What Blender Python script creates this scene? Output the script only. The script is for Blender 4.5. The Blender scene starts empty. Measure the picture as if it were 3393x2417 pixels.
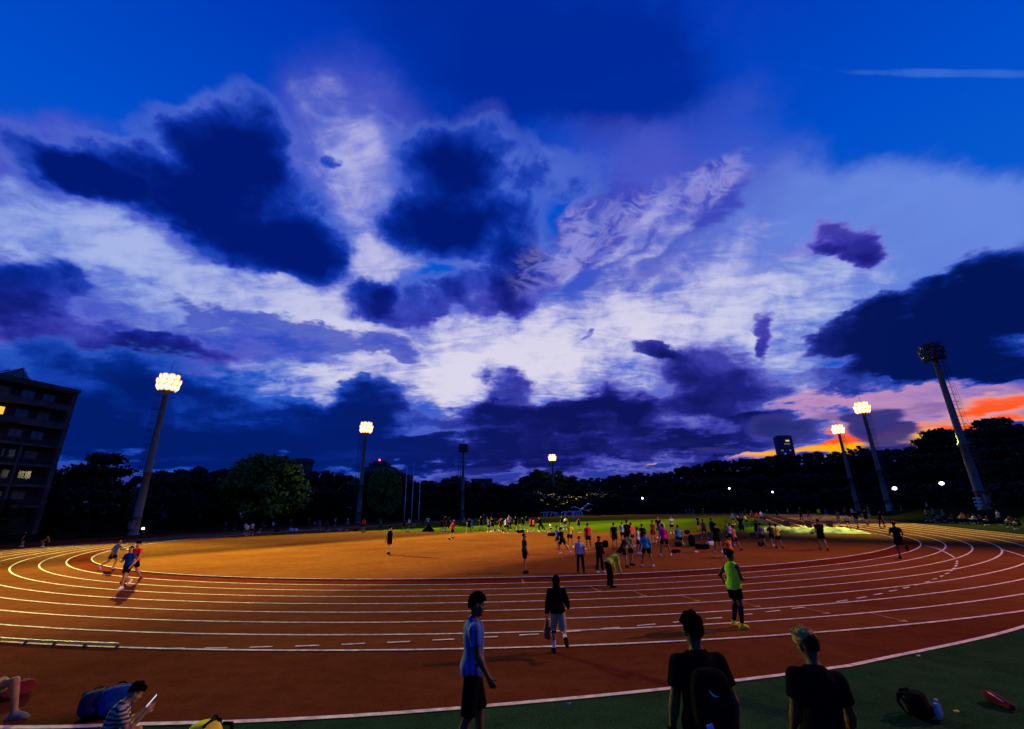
import bpy, math, random
import numpy as np
from mathutils import Matrix, Vector

# ------------------------------------------------------------------ scene
sc = bpy.context.scene
COL = sc.collection
W0, H0 = 3393.0, 2417.0
FPX, PITCH, ROLL, CAMH = 1455.0, 0.3172, -0.019, 2.842
_fw = np.array([0, math.cos(PITCH), math.sin(PITCH)])
_up = np.array([0, -math.sin(PITCH), math.cos(PITCH)])
_rt = np.array([1.0, 0, 0])
_R = _rt * math.cos(ROLL) + _up * math.sin(ROLL)
_U = _up * math.cos(ROLL) - _rt * math.sin(ROLL)

def ray(x, y):
    return _fw + _R * ((x - W0 / 2) / FPX) + _U * ((H0 / 2 - y) / FPX)
def gp(x, y, z=0.0):
    """point on the level z seen at a photo position"""
    d = ray(x, y); t = (z - CAMH) / d[2]
    return np.array([d[0] * t, d[1] * t])
def at(x, y, Y):
    d = ray(x, y); t = Y / d[1]
    return np.array([d[0] * t, Y, CAMH + d[2] * t])
K = W0 / 2280.0
def g2(x, y, z=0.0): return gp(x * K, y * K, z)
def at2(x, y, Y): return at(x * K, y * K, Y)

cd = bpy.data.cameras.new('camera')
cam = bpy.data.objects.new('camera', cd); COL.objects.link(cam)
cd.sensor_width = 36; cd.sensor_fit = 'HORIZONTAL'; cd.lens = 36 * FPX / W0
cd.clip_start = 0.05; cd.clip_end = 5000
m = Matrix.Identity(4)
for i in range(3):
    m[i][0] = _R[i]; m[i][1] = _U[i]; m[i][2] = -_fw[i]
m[0][3], m[1][3], m[2][3] = 0, 0, CAMH
cam.matrix_world = m
sc.camera = cam
vs = sc.view_settings
vs.view_transform = 'Standard'; vs.look = 'None'; vs.exposure = 0; vs.gamma = 1

# stadium frame: origin = centre of the near bend, local x across, local y along the straights
AX = math.radians(25)
CEN = np.array([-1.47, 58.23])
AV = np.array([math.sin(AX), math.cos(AX)]); PV = np.array([math.cos(AX), -math.sin(AX)])
def st2w(p, a): return CEN + p * PV + a * AV
def w2st(q): q = np.asarray(q) - CEN; return float(q @ PV), float(q @ AV)
R0, LW, SL = 37.68, 1.22, 80.0

# ------------------------------------------------------------------ materials
def lin(c):
    c = c / 255.0
    return c / 12.92 if c <= 0.04045 else ((c + 0.055) / 1.055) ** 2.4
def rgb(r, g, b): return (lin(r), lin(g), lin(b), 1)

_mats = {}
def mat(name, col, rough=0.8, spec=0.3, noise=0.25, scale=6.0, bump=0.0, metal=0.0, col2=None, detail=4, bscale=None):
    if name in _mats: return _mats[name]
    m = bpy.data.materials.new(name); m.use_nodes = True
    nt = m.node_tree; b = nt.nodes['Principled BSDF']
    b.inputs['Roughness'].default_value = rough
    b.inputs['Specular IOR Level'].default_value = spec
    b.inputs['Metallic'].default_value = metal
    tc = nt.nodes.new('ShaderNodeTexCoord')
    n = nt.nodes.new('ShaderNodeTexNoise'); n.inputs['Scale'].default_value = scale; n.inputs['Detail'].default_value = detail
    nt.links.new(tc.outputs['Object'], n.inputs['Vector'])
    r = nt.nodes.new('ShaderNodeValToRGB')
    c1 = [max(0, c * (1 - noise)) for c in col[:3]] + [1]
    c2 = [c * (1 + noise) for c in (col2 or col)[:3]] + [1]
    r.color_ramp.elements[0].color = c1; r.color_ramp.elements[1].color = c2
    r.color_ramp.elements[0].position = .3; r.color_ramp.elements[1].position = .7
    nt.links.new(n.outputs['Fac'], r.inputs['Fac']); nt.links.new(r.outputs['Color'], b.inputs['Base Color'])
    if bump:
        bp = nt.nodes.new('ShaderNodeBump'); bp.inputs['Strength'].default_value = bump; bp.inputs['Distance'].default_value = .02
        n2 = nt.nodes.new('ShaderNodeTexNoise'); n2.inputs['Scale'].default_value = bscale or scale * 4; n2.inputs['Detail'].default_value = 3
        nt.links.new(tc.outputs['Object'], n2.inputs['Vector'])
        nt.links.new(n2.outputs['Fac'], bp.inputs['Height']); nt.links.new(bp.outputs['Normal'], b.inputs['Normal'])
    _mats[name] = m
    return m

def emis(name, col, strength, rim=None, rad=1.0):
    m = bpy.data.materials.new(name); m.use_nodes = True
    nt = m.node_tree; nt.nodes.remove(nt.nodes['Principled BSDF'])
    e = nt.nodes.new('ShaderNodeEmission'); e.inputs['Strength'].default_value = strength
    e.inputs['Color'].default_value = col
    if rim:
        tc = nt.nodes.new('ShaderNodeTexCoord')
        ln = nt.nodes.new('ShaderNodeVectorMath'); ln.operation = 'LENGTH'
        mr = nt.nodes.new('ShaderNodeMapRange'); mr.inputs['From Min'].default_value = rad * .35; mr.inputs['From Max'].default_value = rad * .97
        mx = nt.nodes.new('ShaderNodeMix'); mx.data_type = 'RGBA'
        nt.links.new(tc.outputs['Object'], ln.inputs[0]); nt.links.new(ln.outputs['Value'], mr.inputs['Value'])
        nt.links.new(mr.outputs['Result'], mx.inputs['Factor'])
        mx.inputs[6].default_value = col; mx.inputs[7].default_value = rim
        nt.links.new(mx.outputs[2], e.inputs['Color'])
    nt.links.new(e.outputs['Emission'], nt.nodes['Material Output'].inputs['Surface'])
    return m

def surface(name, base, var, wear=None, speck=.35, gscale=55, bump=.35, rough=.85, spec=.2):
    """sports surface: granular speckle + broad worn patches"""
    m = bpy.data.materials.new(name); m.use_nodes = True
    nt = m.node_tree; b = nt.nodes['Principled BSDF']; L = nt.links.new
    b.inputs['Roughness'].default_value = rough; b.inputs['Specular IOR Level'].default_value = spec
    tc = nt.nodes.new('ShaderNodeTexCoord')
    n1 = nt.nodes.new('ShaderNodeTexNoise'); n1.inputs['Scale'].default_value = .22; n1.inputs['Detail'].default_value = 7; n1.inputs['Roughness'].default_value = .62
    L(tc.outputs['Object'], n1.inputs['Vector'])
    r1 = nt.nodes.new('ShaderNodeValToRGB'); r1.color_ramp.elements[0].position = .32; r1.color_ramp.elements[1].position = .68
    r1.color_ramp.elements[0].color = base; r1.color_ramp.elements[1].color = var
    L(n1.outputs['Fac'], r1.inputs['Fac'])
    n2 = nt.nodes.new('ShaderNodeTexNoise'); n2.inputs['Scale'].default_value = gscale; n2.inputs['Detail'].default_value = 3
    L(tc.outputs['Object'], n2.inputs['Vector'])
    mr = nt.nodes.new('ShaderNodeMapRange'); mr.inputs['From Min'].default_value = .3; mr.inputs['From Max'].default_value = .7
    mr.inputs['To Min'].default_value = 1 - speck; mr.inputs['To Max'].default_value = 1 + speck
    n5 = nt.nodes.new('ShaderNodeTexNoise'); n5.inputs['Scale'].default_value = 2.4; n5.inputs['Detail'].default_value = 6; n5.inputs['Roughness'].default_value = .7
    L(tc.outputs['Object'], n5.inputs['Vector'])
    ad = nt.nodes.new('ShaderNodeMath'); ad.operation = 'MULTIPLY_ADD'; ad.inputs[1].default_value = .6; L(n5.outputs['Fac'], ad.inputs[0])
    a2 = nt.nodes.new('ShaderNodeMath'); a2.operation = 'SUBTRACT'; L(n2.outputs['Fac'], a2.inputs[0]); a2.inputs[1].default_value = .3
    L(a2.outputs[0], ad.inputs[2]); L(ad.outputs[0], mr.inputs['Value'])
    mx = nt.nodes.new('ShaderNodeMix'); mx.data_type = 'RGBA'; mx.blend_type = 'MULTIPLY'; mx.inputs['Factor'].default_value = 1
    L(r1.outputs['Color'], mx.inputs[6]); L(mr.outputs['Result'], mx.inputs[7])
    out = mx.outputs[2]
    if wear:
        n3 = nt.nodes.new('ShaderNodeTexNoise'); n3.inputs['Scale'].default_value = 1.1; n3.inputs['Detail'].default_value = 6; n3.inputs['Roughness'].default_value = .7
        mp = nt.nodes.new('ShaderNodeMapping'); mp.inputs['Scale'].default_value = (.35, 1.6, 1)
        L(tc.outputs['Object'], mp.inputs['Vector']); L(mp.outputs['Vector'], n3.inputs['Vector'])
        m3 = nt.nodes.new('ShaderNodeMapRange'); m3.inputs['From Min'].default_value = .5; m3.inputs['From Max'].default_value = .75; m3.inputs['To Max'].default_value = .55
        L(n3.outputs['Fac'], m3.inputs['Value'])
        m4 = nt.nodes.new('ShaderNodeMix'); m4.data_type = 'RGBA'; m4.inputs[7].default_value = wear
        L(m3.outputs['Result'], m4.inputs['Factor']); L(out, m4.inputs[6]); out = m4.outputs[2]
    L(out, b.inputs['Base Color'])
    bp = nt.nodes.new('ShaderNodeBump'); bp.inputs['Strength'].default_value = bump; bp.inputs['Distance'].default_value = .01
    L(n2.outputs['Fac'], bp.inputs['Height']); L(bp.outputs['Normal'], b.inputs['Normal'])
    return m

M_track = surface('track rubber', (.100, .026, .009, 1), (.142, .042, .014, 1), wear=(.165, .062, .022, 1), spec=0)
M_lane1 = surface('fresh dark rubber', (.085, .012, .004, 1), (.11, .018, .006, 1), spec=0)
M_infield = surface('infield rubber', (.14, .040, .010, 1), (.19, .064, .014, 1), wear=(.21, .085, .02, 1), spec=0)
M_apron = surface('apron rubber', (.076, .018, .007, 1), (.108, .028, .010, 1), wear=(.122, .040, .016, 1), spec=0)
M_green = surface('green painted apron', (.010, .028, .012, 1), (.019, .044, .018, 1), wear=(.028, .044, .018, 1), gscale=34, speck=.5, spec=0)
M_grass = surface('sports grass', (.04, .070, .003, 1), (.085, .125, .004, 1), wear=(.12, .15, .006, 1), gscale=14, speck=.5, bump=.8, spec=0)
M_soil = surface('dark soil', (.008, .008, .004, 1), (.014, .013, .006, 1), gscale=8, spec=0)
M_hill = surface('dark undergrowth', (.003, .005, .002, 1), (.006, .009, .003, 1), gscale=4, speck=.5, spec=0)
M_paint = mat('line paint', (.60, .47, .36), rough=.8, spec=0, noise=.34, scale=7, detail=8)
M_paint2 = mat('worn yellow paint', (.40, .17, .06), rough=.8, spec=0, noise=.3, scale=9)
M_steel = mat('galvanised steel', (.15, .115, .085), rough=.7, spec=.2, noise=.25, scale=2.5, bump=.1)
M_darksteel = mat('dark steel', (.025, .024, .025), rough=.5, noise=.3, scale=6)
M_white = mat('white enamel', (.7, .7, .72), rough=.45, noise=.08, scale=5)
M_bark = mat('bark', (.03, .022, .015), rough=.95, noise=.5, scale=5, bump=.6)
M_lamp = emis('lamp glass lit', (1, .90, .58, 1), 3.6, rim=(1, .22, .002, 1), rad=.64)
M_lampglow = emis('amber housing glow', (1, .36, .003, 1), 1.05)  # housing shell glows by itself; the lamps' amber halo is put into its colour
M_lampoff = mat('lamp glass unlit', (.04, .045, .06), rough=.2, spec=.5, noise=.2)

# ------------------------------------------------------------------ mesh helpers
def mesh_ob(name, v, f, m=None, parent=None, smooth=False):
    me = bpy.data.meshes.new(name)
    me.from_pydata([tuple(map(float, p)) for p in v], [], [tuple(map(int, q)) for q in f])
    if smooth: me.polygons.foreach_set('use_smooth', [True] * len(me.polygons))
    if m is not None:
        for mm in (m if isinstance(m, (list, tuple)) else [m]): me.materials.append(mm)
    me.update()
    o = bpy.data.objects.new(name, me); COL.objects.link(o)
    if parent is not None: o.parent = parent
    return o
def tag(o, label, cat, group=None, kind=None):
    if label: o['label'] = label
    if cat: o['category'] = cat
    if group: o['group'] = group
    if kind: o['kind'] = kind
    return o
def empty(name, loc, label=None, cat=None, group=None, rz=0.0):
    o = bpy.data.objects.new(name, None); COL.objects.link(o); o.empty_display_size = .2
    o.location = loc; o.rotation_euler = (0, 0, rz)
    return tag(o, label, cat, group)
def struct(o): o['kind'] = 'structure'; return o

class MB:
    def __init__(s): s.v = []; s.f = []
    def add(s, v, f):
        n = len(s.v); s.v += [tuple(p) for p in v]; s.f += [tuple(i + n for i in q) for q in f]; return s
    def box(s, lo, hi, bev=0.0):
        x0, y0, z0 = lo; x1, y1, z1 = hi
        if bev <= 0:
            return s.add([(x0,y0,z0),(x1,y0,z0),(x1,y1,z0),(x0,y1,z0),(x0,y0,z1),(x1,y0,z1),(x1,y1,z1),(x0,y1,z1)],
                  [(0,3,2,1),(4,5,6,7),(0,1,5,4),(1,2,6,5),(2,3,7,6),(3,0,4,7)])
        b = bev; ring = lambda z, i: [(x0+i,y0+b,z),(x0+b,y0+i,z),(x1-b,y0+i,z),(x1-i,y0+b,z),(x1-i,y1-b,z),(x1-b,y1-i,z),(x0+b,y1-i,z),(x0+i,y1-b,z)]
        v = ring(z0, b*.6) + ring(z0+b, 0) + ring(z1-b, 0) + ring(z1, b*.6)
        f = [tuple(range(7,-1,-1)), tuple(range(24,32))]
        for k in range(3):
            for i in range(8): f.append((k*8+i, k*8+(i+1)%8, k*8+8+(i+1)%8, k*8+8+i))
        return s.add(v, f)
    def tube(s, pts, r, n=8, caps=True):
        pts = [np.array(p, float) for p in pts]
        if not isinstance(r, (list, tuple)): r = [r] * len(pts)
        rings = []
        prev = None
        for i, p in enumerate(pts):
            d = pts[min(i+1, len(pts)-1)] - pts[max(i-1, 0)]; d = d / (np.linalg.norm(d) + 1e-9)
            if prev is None:
                a = np.cross(d, [0, 0, 1.0]);
                if np.linalg.norm(a) < 1e-3: a = np.array([1.0, 0, 0])
            else: a = prev - d * (prev @ d)
            a = a / np.linalg.norm(a); b = np.cross(d, a); prev = a
            rings.append([p + r[i] * (a * math.cos(2*math.pi*k/n) + b * math.sin(2*math.pi*k/n)) for k in range(n)])
        v = [q for rg in rings for q in rg]; f = []
        for i in range(len(pts)-1):
            for k in range(n): f.append((i*n+k, i*n+(k+1)%n, (i+1)*n+(k+1)%n, (i+1)*n+k))
        if caps: f += [tuple(range(n-1,-1,-1)), tuple(range((len(pts)-1)*n, len(pts)*n))]
        return s.add(v, f)
    def lathe(s, prof, n=16, c=(0,0,0), cap=True):
        v = []; f = []
        for r, z in prof:
            for k in range(n): v.append((c[0]+r*math.cos(2*math.pi*k/n), c[1]+r*math.sin(2*math.pi*k/n), c[2]+z))
        for i in range(len(prof)-1):
            for k in range(n): f.append((i*n+k, i*n+(k+1)%n, (i+1)*n+(k+1)%n, (i+1)*n+k))
        if cap: f += [tuple(range(n-1,-1,-1)), tuple(range((len(prof)-1)*n, len(prof)*n))]
        return s.add(v, f)
    def xf(s, M):
        s.v = [tuple(M @ Vector(p)) for p in s.v]; return s
    def ob(s, name, m=None, parent=None, smooth=False): return mesh_ob(name, s.v, s.f, m, parent, smooth)

def strip(inner, outer, z, name, m, closed=False):
    n = len(inner); v = [(*p[:2], z) for p in inner] + [(*p[:2], z) for p in outer]
    f = [(i, (i+1) % n, n+(i+1) % n, n+i) for i in range(n if closed else n-1)]
    # make the faces look up
    a, b, c = [np.array(v[k]) for k in f[0][:3]]
    if np.cross(b-a, c-a)[2] < 0: f = [q[::-1] for q in f]
    return mesh_ob(name, v, f, m)
def oval(r, n=96, ns=24):
    """stadium outline at offset r, in the world"""
    pts = []
    for i in range(n+1):
        t = math.pi + math.pi * i / n; pts.append(st2w(r*math.cos(t), r*math.sin(t)))
    for i in range(1, ns): pts.append(st2w(r, SL*i/ns))
    for i in range(n+1):
        t = math.pi * i / n; pts.append(st2w(r*math.cos(t), SL + r*math.sin(t)))
    for i in range(1, ns): pts.append(st2w(-r, SL - SL*i/ns))
    return pts
def merge(obs_vf, name, m):
    b = MB()
    for v, f in obs_vf: b.add(v, f)
    return b.ob(name, m)
def ribbon_vf(pts, w, z, closed=False):
    """flat painted line of width w along pts (world xy)"""
    P = np.array([p[:2] for p in pts], float); n = len(P)
    if closed: d = np.roll(P, -1, 0) - np.roll(P, 1, 0)
    else: d = np.gradient(P, axis=0)
    d /= np.linalg.norm(d, axis=1)[:, None]; nr = np.stack([-d[:, 1], d[:, 0]], 1) * w/2
    v = [(*q, z) for q in P - nr] + [(*q, z) for q in P + nr]
    f = [(i, (i+1) % n, n+(i+1) % n, n+i) for i in range(n if closed else n-1)]
    return v, f
# ------------------------------------------------------------------ sky
def build_sky():
    w = bpy.data.worlds.new('World'); sc.world = w; w.use_nodes = True
    nt = w.node_tree; L = nt.links.new
    bg = nt.nodes['Background']
    def put(sock, v):
        if isinstance(v, bpy.types.NodeSocket): L(v, sock)
        else: sock.default_value = v
    def M(op, a, b=0.0, c=0.0, clamp=False):
        n = nt.nodes.new('ShaderNodeMath'); n.operation = op; n.use_clamp = clamp
        put(n.inputs[0], a); put(n.inputs[1], b); put(n.inputs[2], c); return n.outputs[0]
    def V(op, a, b=(0,0,0), s=None):
        n = nt.nodes.new('ShaderNodeVectorMath'); n.operation = op
        put(n.inputs[0], a); put(n.inputs[1], b)
        if s is not None: put(n.inputs['Scale'], s)
        return n.outputs['Value'] if op in ('DOT_PRODUCT', 'LENGTH') else n.outputs['Vector']
    def SS(x, lo, hi, a=0.0, b=1.0):
        n = nt.nodes.new('ShaderNodeMapRange'); n.interpolation_type = 'SMOOTHSTEP'
        put(n.inputs['Value'], x); n.inputs['From Min'].default_value = lo; n.inputs['From Max'].default_value = hi
        n.inputs['To Min'].default_value = a; n.inputs['To Max'].default_value = b; return n.outputs['Result']
    def noise(vec, scale, detail=6, rough=.55, dist=0.0, color=False):
        n = nt.nodes.new('ShaderNodeTexNoise'); L(vec, n.inputs['Vector'])
        n.inputs['Scale'].default_value = scale; n.inputs['Detail'].default_value = detail
        n.inputs['Roughness'].default_value = rough; n.inputs['Distortion'].default_value = dist
        return n.outputs['Color'] if color else n.outputs['Fac']
    def mix(a, b, f):
        n = nt.nodes.new('ShaderNodeMix'); n.data_type = 'RGBA'
        put(n.inputs['Factor'], f); put(n.inputs[6], a); put(n.inputs[7], b); return n.outputs[2]
    def mapping(vec, rot, scale):
        n = nt.nodes.new('ShaderNodeMapping'); L(vec, n.inputs['Vector'])
        n.inputs['Rotation'].default_value = (0, 0, rot); n.inputs['Scale'].default_value = scale; return n.outputs['Vector']
    tc = nt.nodes.new('ShaderNodeTexCoord'); D = tc.outputs['Generated']
    D = V('NORMALIZE', D)
    sx = nt.nodes.new('ShaderNodeSeparateXYZ'); L(D, sx.inputs[0]); Z = sx.outputs['Z']
    # clouds lie on a flat layer: project the direction on to it
    den = M('ADD', M('MAXIMUM', Z, 0.0), 0.16)
    inv = M('DIVIDE', 1.0, den)
    P = V('SCALE', D, s=inv)
    n_big = noise(P, 1.6, 8, .58, .3)
    n_mid = noise(D, 5.2, 9, .6, .2)
    wcol = noise(P, 2.3, 5, .6, color=True)
    wv = V('SCALE', V('SUBTRACT', wcol, (.5, .5, .5)), s=0.17)
    wcol2 = noise(D, 9.0, 6, .6, color=True)
    wv2 = V('SCALE', V('SUBTRACT', wcol2, (.5, .5, .5)), s=0.06)
    Q = V('ADD', V('ADD', D, wv), wv2)
    Qs = V('ADD', D, V('SCALE', wv, s=0.3))
    def blob(x, y, rx, ry, rot=0.0, vec=None):
        u = lambda px, py: (lambda q: q / np.linalg.norm(q))(ray(px * K, py * K))
        r = math.radians(rot); c = u(x, y)
        t1 = u(x + rx*math.cos(r), y + rx*math.sin(r)); t1 = t1 - c * (t1 @ c)
        t2 = u(x - ry*math.sin(r), y + ry*math.cos(r)); t2 = t2 - c * (t2 @ c)
        G = np.array([[t1 @ t1, t1 @ t2], [t1 @ t2, t2 @ t2]]); Gi = np.linalg.inv(G)
        a = Gi[0, 0]*t1 + Gi[0, 1]*t2; b = Gi[1, 0]*t1 + Gi[1, 1]*t2
        v = Q if vec is None else vec
        da = V('DOT_PRODUCT', v, tuple(a)); db = V('DOT_PRODUCT', v, tuple(b))
        r2 = M('MULTIPLY_ADD', da, da, M('MULTIPLY', db, db))
        return SS(r2, 0.0, 2.4, 1.0, 0.0)
    def field(lst, vec=None):
        acc = None
        for e in lst:
            x, y, rx, ry = e[:4]; rot = e[4] if len(e) > 4 else 0; wt = e[5] if len(e) > 5 else 1.0
            bl = blob(x, y, rx, ry, rot, vec)
            acc = M('MULTIPLY', bl, wt) if acc is None else M('MULTIPLY_ADD', bl, wt, acc)
        return acc
    nb = M('MULTIPLY', M('SUBTRACT', n_big, .5), 2.0); nm = M('MULTIPLY', M('SUBTRACT', n_mid, .5), 2.0)
    X_ = sx.outputs['X']
    # base: deep blue overhead, lighter and more violet low down
    r = nt.nodes.new('ShaderNodeValToRGB'); L(Z, r.inputs['Fac'])
    el = r.color_ramp.elements
    stops = [(0.0, (52, 54, 152)), (.10, (36, 58, 164)), (.2, (24, 84, 198)), (.4, (10, 92, 208)), (.6, (0, 78, 202)), (.78, (0, 58, 184)), (.95, (0, 38, 152))]
    el[0].position, el[0].color = stops[0][0], rgb(*stops[0][1]); el[1].position, el[1].color = stops[-1][0], rgb(*stops[-1][1])
    for p, c in stops[1:-1]:
        e = el.new(p); e.color = rgb(*c)
    col = r.outputs['Color']
    # soft darker blue mass overhead in the middle
    hi = SS(M('MULTIPLY_ADD', nb, .35, field([(1180, 70, 330, 130, 10, 1.0), (1320, 190, 220, 110, 10, .9), (1020, 280, 170, 110, 0, .7), (1380, 120, 120, 120, 0, .4)])), .1, 1.2)
    col = mix(col, rgb(0, 40, 152), M('MULTIPLY', hi, .9))
    # thin violet veil
    veil = field([(1560, 430, 210, 150, -35, .6), (1330, 350, 150, 90, 0, .5), (1900, 540, 360, 150, 0, .95), (780, 330, 150, 170, 10, .8), (1080, 260, 60, 40, 0, .4),
                  (1480, 640, 420, 170, -20, .8), (400, 600, 520, 150, 18, .8), (2180, 500, 200, 100, 0, .5), (640, 740, 500, 130, 12, .5), (140, 400, 180, 90, 20, .5), (250, 330, 120, 50, 20, .4)])
    veil = SS(M('MULTIPLY_ADD', nm, .3, M('MULTIPLY_ADD', nb, .5, veil)), .1, 1.1)
    vcol = mix(rgb(108, 140, 224), rgb(76, 86, 196), SS(M('MULTIPLY_ADD', nb, .35, M('MULTIPLY', X_, -1.0)), -.75, -.25))
    col = mix(col, vcol, M('MULTIPLY', veil, .9))
    # bright cloud
    Pst = mapping(P, math.radians(38), (1.0, 2.4, 1.0))
    rip = M('MULTIPLY', M('SUBTRACT', noise(Pst, 5.5, 5, .58, .8), .5), 2.0)
    fine = M('MULTIPLY', M('SUBTRACT', noise(D, 17.0, 7, .62, .5), .5), 2.0)
    def ramp(x, stops):
        r_ = nt.nodes.new('ShaderNodeValToRGB'); L(x, r_.inputs['Fac']); e_ = r_.color_ramp.elements
        e_[0].position, e_[0].color = stops[0][0], rgb(*stops[0][1]); e_[1].position, e_[1].color = stops[-1][0], rgb(*stops[-1][1])
        for p_, c_ in stops[1:-1]: q_ = e_.new(p_); q_.color = rgb(*c_)
        return r_.outputs['Color']
    wf = field([(120, 510, 240, 70, 18, .8), (430, 620, 330, 75, 16, .9), (690, 690, 190, 85, 14, .8), (330, 695, 190, 34, 12, .6),
                (1010, 790, 330, 80, 4, 1.0), (1330, 770, 330, 100, -6, 1.1), (1560, 640, 260, 120, -18, .8), (1760, 650, 200, 130, -10, .6), (1900, 680, 120, 80, 0, .3),
                (700, 862, 190, 32, 12, .95), (900, 850, 190, 50, 0, .8), (800, 460, 66, 150, -14, 1.0), (880, 585, 80, 60, 0, .95), (745, 310, 90, 110, 0, .65), (850, 420, 30, 60, 0, .4),
                (860, 260, 46, 90, 15, .4), (1290, 530, 22, 110, 25, .7), (1200, 585, 55, 50, 0, .75), (1430, 490, 150, 20, -38, .75), (1520, 480, 130, 18, -38, .55), (1050, 608, 60, 22, 10, .8),
                (1760, 840, 60, 70, 30, .9), (1690, 900, 80, 20, -25, .6)])
    wg = SS(wf, .02, .25); wf = M('MULTIPLY_ADD', nb, .42, wf); wf = M('MULTIPLY_ADD', nm, .55, wf); wf = M('MULTIPLY_ADD', fine, .20, wf)
    wf = M('MULTIPLY_ADD', rip, .42, wf)
    wm = M('MULTIPLY', SS(wf, .2, 1.3), wg)
    shade = SS(M('MULTIPLY_ADD', fine, 1.0, M('MULTIPLY_ADD', rip, .9, M("MULTIPLY_ADD", nm, .8, wf))), .15, 2.2)
    wcolr = mix(rgb(104, 118, 212), mix(rgb(190, 188, 232), rgb(226, 221, 238), SS(Z, .62, .3)), shade)
    wcolr = mix(wcolr, mix(rgb(86, 124, 216), rgb(150, 176, 234), shade), M('MULTIPLY', SS(M('ABSOLUTE', M('ADD', X_, -.03)), .25, .75), .75))
    col = mix(col, wcolr, M('MULTIPLY', wm, .92))
    # blue holes torn in the bright cloud
    hf = field([(560, 730, 160, 40, 10, .8), (760, 765, 130, 34, 8, .9), (500, 690, 90, 20, 15, .4), (600, 800, 150, 26, 8, .7), (1590, 420, 90, 60, -45, .7), (1350, 490, 110, 40, -42, .75), (1180, 640, 60, 36, -30, .9), (1480, 560, 90, 26, -38, .4), (870, 770, 60, 30, 30, .5), (1250, 560, 50, 60, 20, .5)])
    hg = SS(hf, .03, .3); hm = SS(M('MULTIPLY_ADD', rip, 1.0, M('MULTIPLY_ADD', fine, .4, M('MULTIPLY_ADD', nm, .4, hf))), .30, .95)
    col = mix(col, mix(rgb(40, 70, 190), rgb(58, 64, 184), SS(X_, -.4, .1)), M('MULTIPLY', M('MULTIPLY', hm, hg), .85))
    # dark upper clouds
    df = field([(520, 320, 100, 100, 20, .85), (560, 460, 190, 105, 30, 1.0), (340, 420, 170, 60, 20, .95), (650, 550, 110, 65, 20, .75), (190, 390, 90, 32, 22, .6),
                (70, 350, 130, 46, 22, .55), (30, 420, 90, 36, 20, .3), (970, 430, 130, 100, 0, .62), (950, 510, 110, 60, 0, .7), (1120, 530, 110, 60, 0, .6), (1150, 420, 150, 70, 0, .42), (1280, 400, 110, 60, 0, .35), (1060, 350, 150, 60, 0, .35), (1000, 590, 60, 20, 0, .4), (1150, 600, 50, 40, 0, .5),
                (1000, 330, 130, 70, 0, .3), (940, 690, 85, 50, 0, 1.0), (1085, 665, 70, 46, 0, .85), (820, 672, 55, 34, 0, .85), (1170, 650, 46, 36, -20, .6),
                (60, 640, 150, 46, 6, 1.0), (200, 760, 300, 50, 12, .9), (450, 775, 150, 20, 8, .4),
                (1875, 540, 58, 48, 20, 1.0), (1790, 560, 60, 16, -10, .6), (1890, 590, 36, 25, 0, .4), (1330, 510, 90, 18, -45, .3),
                (1700, 735, 24, 36, 10, .8), (1310, 745, 12, 9, 0, .6), (840, 280, 36, 40, 10, .4), (720, 350, 20, 12, 0, .8), (1640, 380, 40, 24, -40, .5)])
    dg = SS(df, .02, .25); df = M('MULTIPLY_ADD', nb, .42, df); df = M('MULTIPLY_ADD', nm, .52, df); df = M('MULTIPLY_ADD', fine, .22, df)
    dm = M('MULTIPLY', SS(df, .10, .74), dg)
    deep = SS(M('MULTIPLY_ADD', nm, .45, M('MULTIPLY_ADD', fine, .25, M('MULTIPLY_ADD', nb, .3, df))), .15, 1.55)
    dA = ramp(deep, [(0, (92, 118, 214)), (.3, (34, 70, 186)), (.62, (8, 44, 154)), (1, (0, 24, 114))])          # blue, high up
    dB = ramp(deep, [(0, (128, 120, 212)), (.3, (74, 70, 182)), (.62, (44, 44, 152)), (1, (26, 28, 122))])         # violet, lower
    dcol = mix(dA, dB, SS(M('MULTIPLY_ADD', nb, .12, M('MULTIPLY_ADD', X_, -.25, Z)), .58, .36))
    col = mix(col, dcol, dm)
    # sunset
    lay_ = M('MULTIPLY', M('SUBTRACT', noise(mapping(P, 0.3, (.35, 1, 1)), 3.0, 6, .6, .3), .5), 2.0)
    pk = field([(1950, 905, 230, 55, 0, 1.0), (2130, 890, 240, 36, 0, .8), (1780, 905, 90, 30, 0, .5)], Qs)
    pk = M('MULTIPLY', SS(M('MULTIPLY_ADD', nm, .3, pk), .1, .9), SS(pk, .02, .3))
    col = mix(col, mix(rgb(120, 96, 186), rgb(206, 150, 186), SS(M('MULTIPLY_ADD', lay_, .9, M('MULTIPLY_ADD', rip, .5, pk)), .2, 1.25)), M('MULTIPLY', pk, .8))
    of = field([(2235, 902, 120, 18, -8, 1.0), (2230, 935, 110, 9, -8, .7), (2085, 955, 150, 13, -6, .8), (2150, 925, 90, 8, -10, .5), (1860, 985, 60, 28, 0, 1.2), (1680, 1010, 110, 12, 0, 1.1), (1520, 1018, 60, 7, 0, .9), (1980, 985, 130, 14, 0, .7)], Qs)
    og = SS(of, .03, .3); of = M('MULTIPLY_ADD', nm, .4, of); of = M('MULTIPLY_ADD', rip, .3, of); om = M('MULTIPLY', SS(of, .15, 1.0), og)
    col = mix(col, mix(rgb(244, 176, 150), rgb(255, 88, 40), SS(M('MULTIPLY_ADD', lay_, .5, of), .35, 1.1)), om)
    yf = field([(1850, 1000, 90, 14, 0, 1.0), (1670, 1012, 100, 8, 0, 1.0), (2060, 968, 110, 12, -4, .7), (2000, 985, 90, 10, 0, .7), (1447, 1037, 9, 4, 0, 1.6)], Qs)
    ym = M('MULTIPLY', SS(M('MULTIPLY_ADD', nm, .35, yf), .2, .9), SS(yf, .03, .3))
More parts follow.
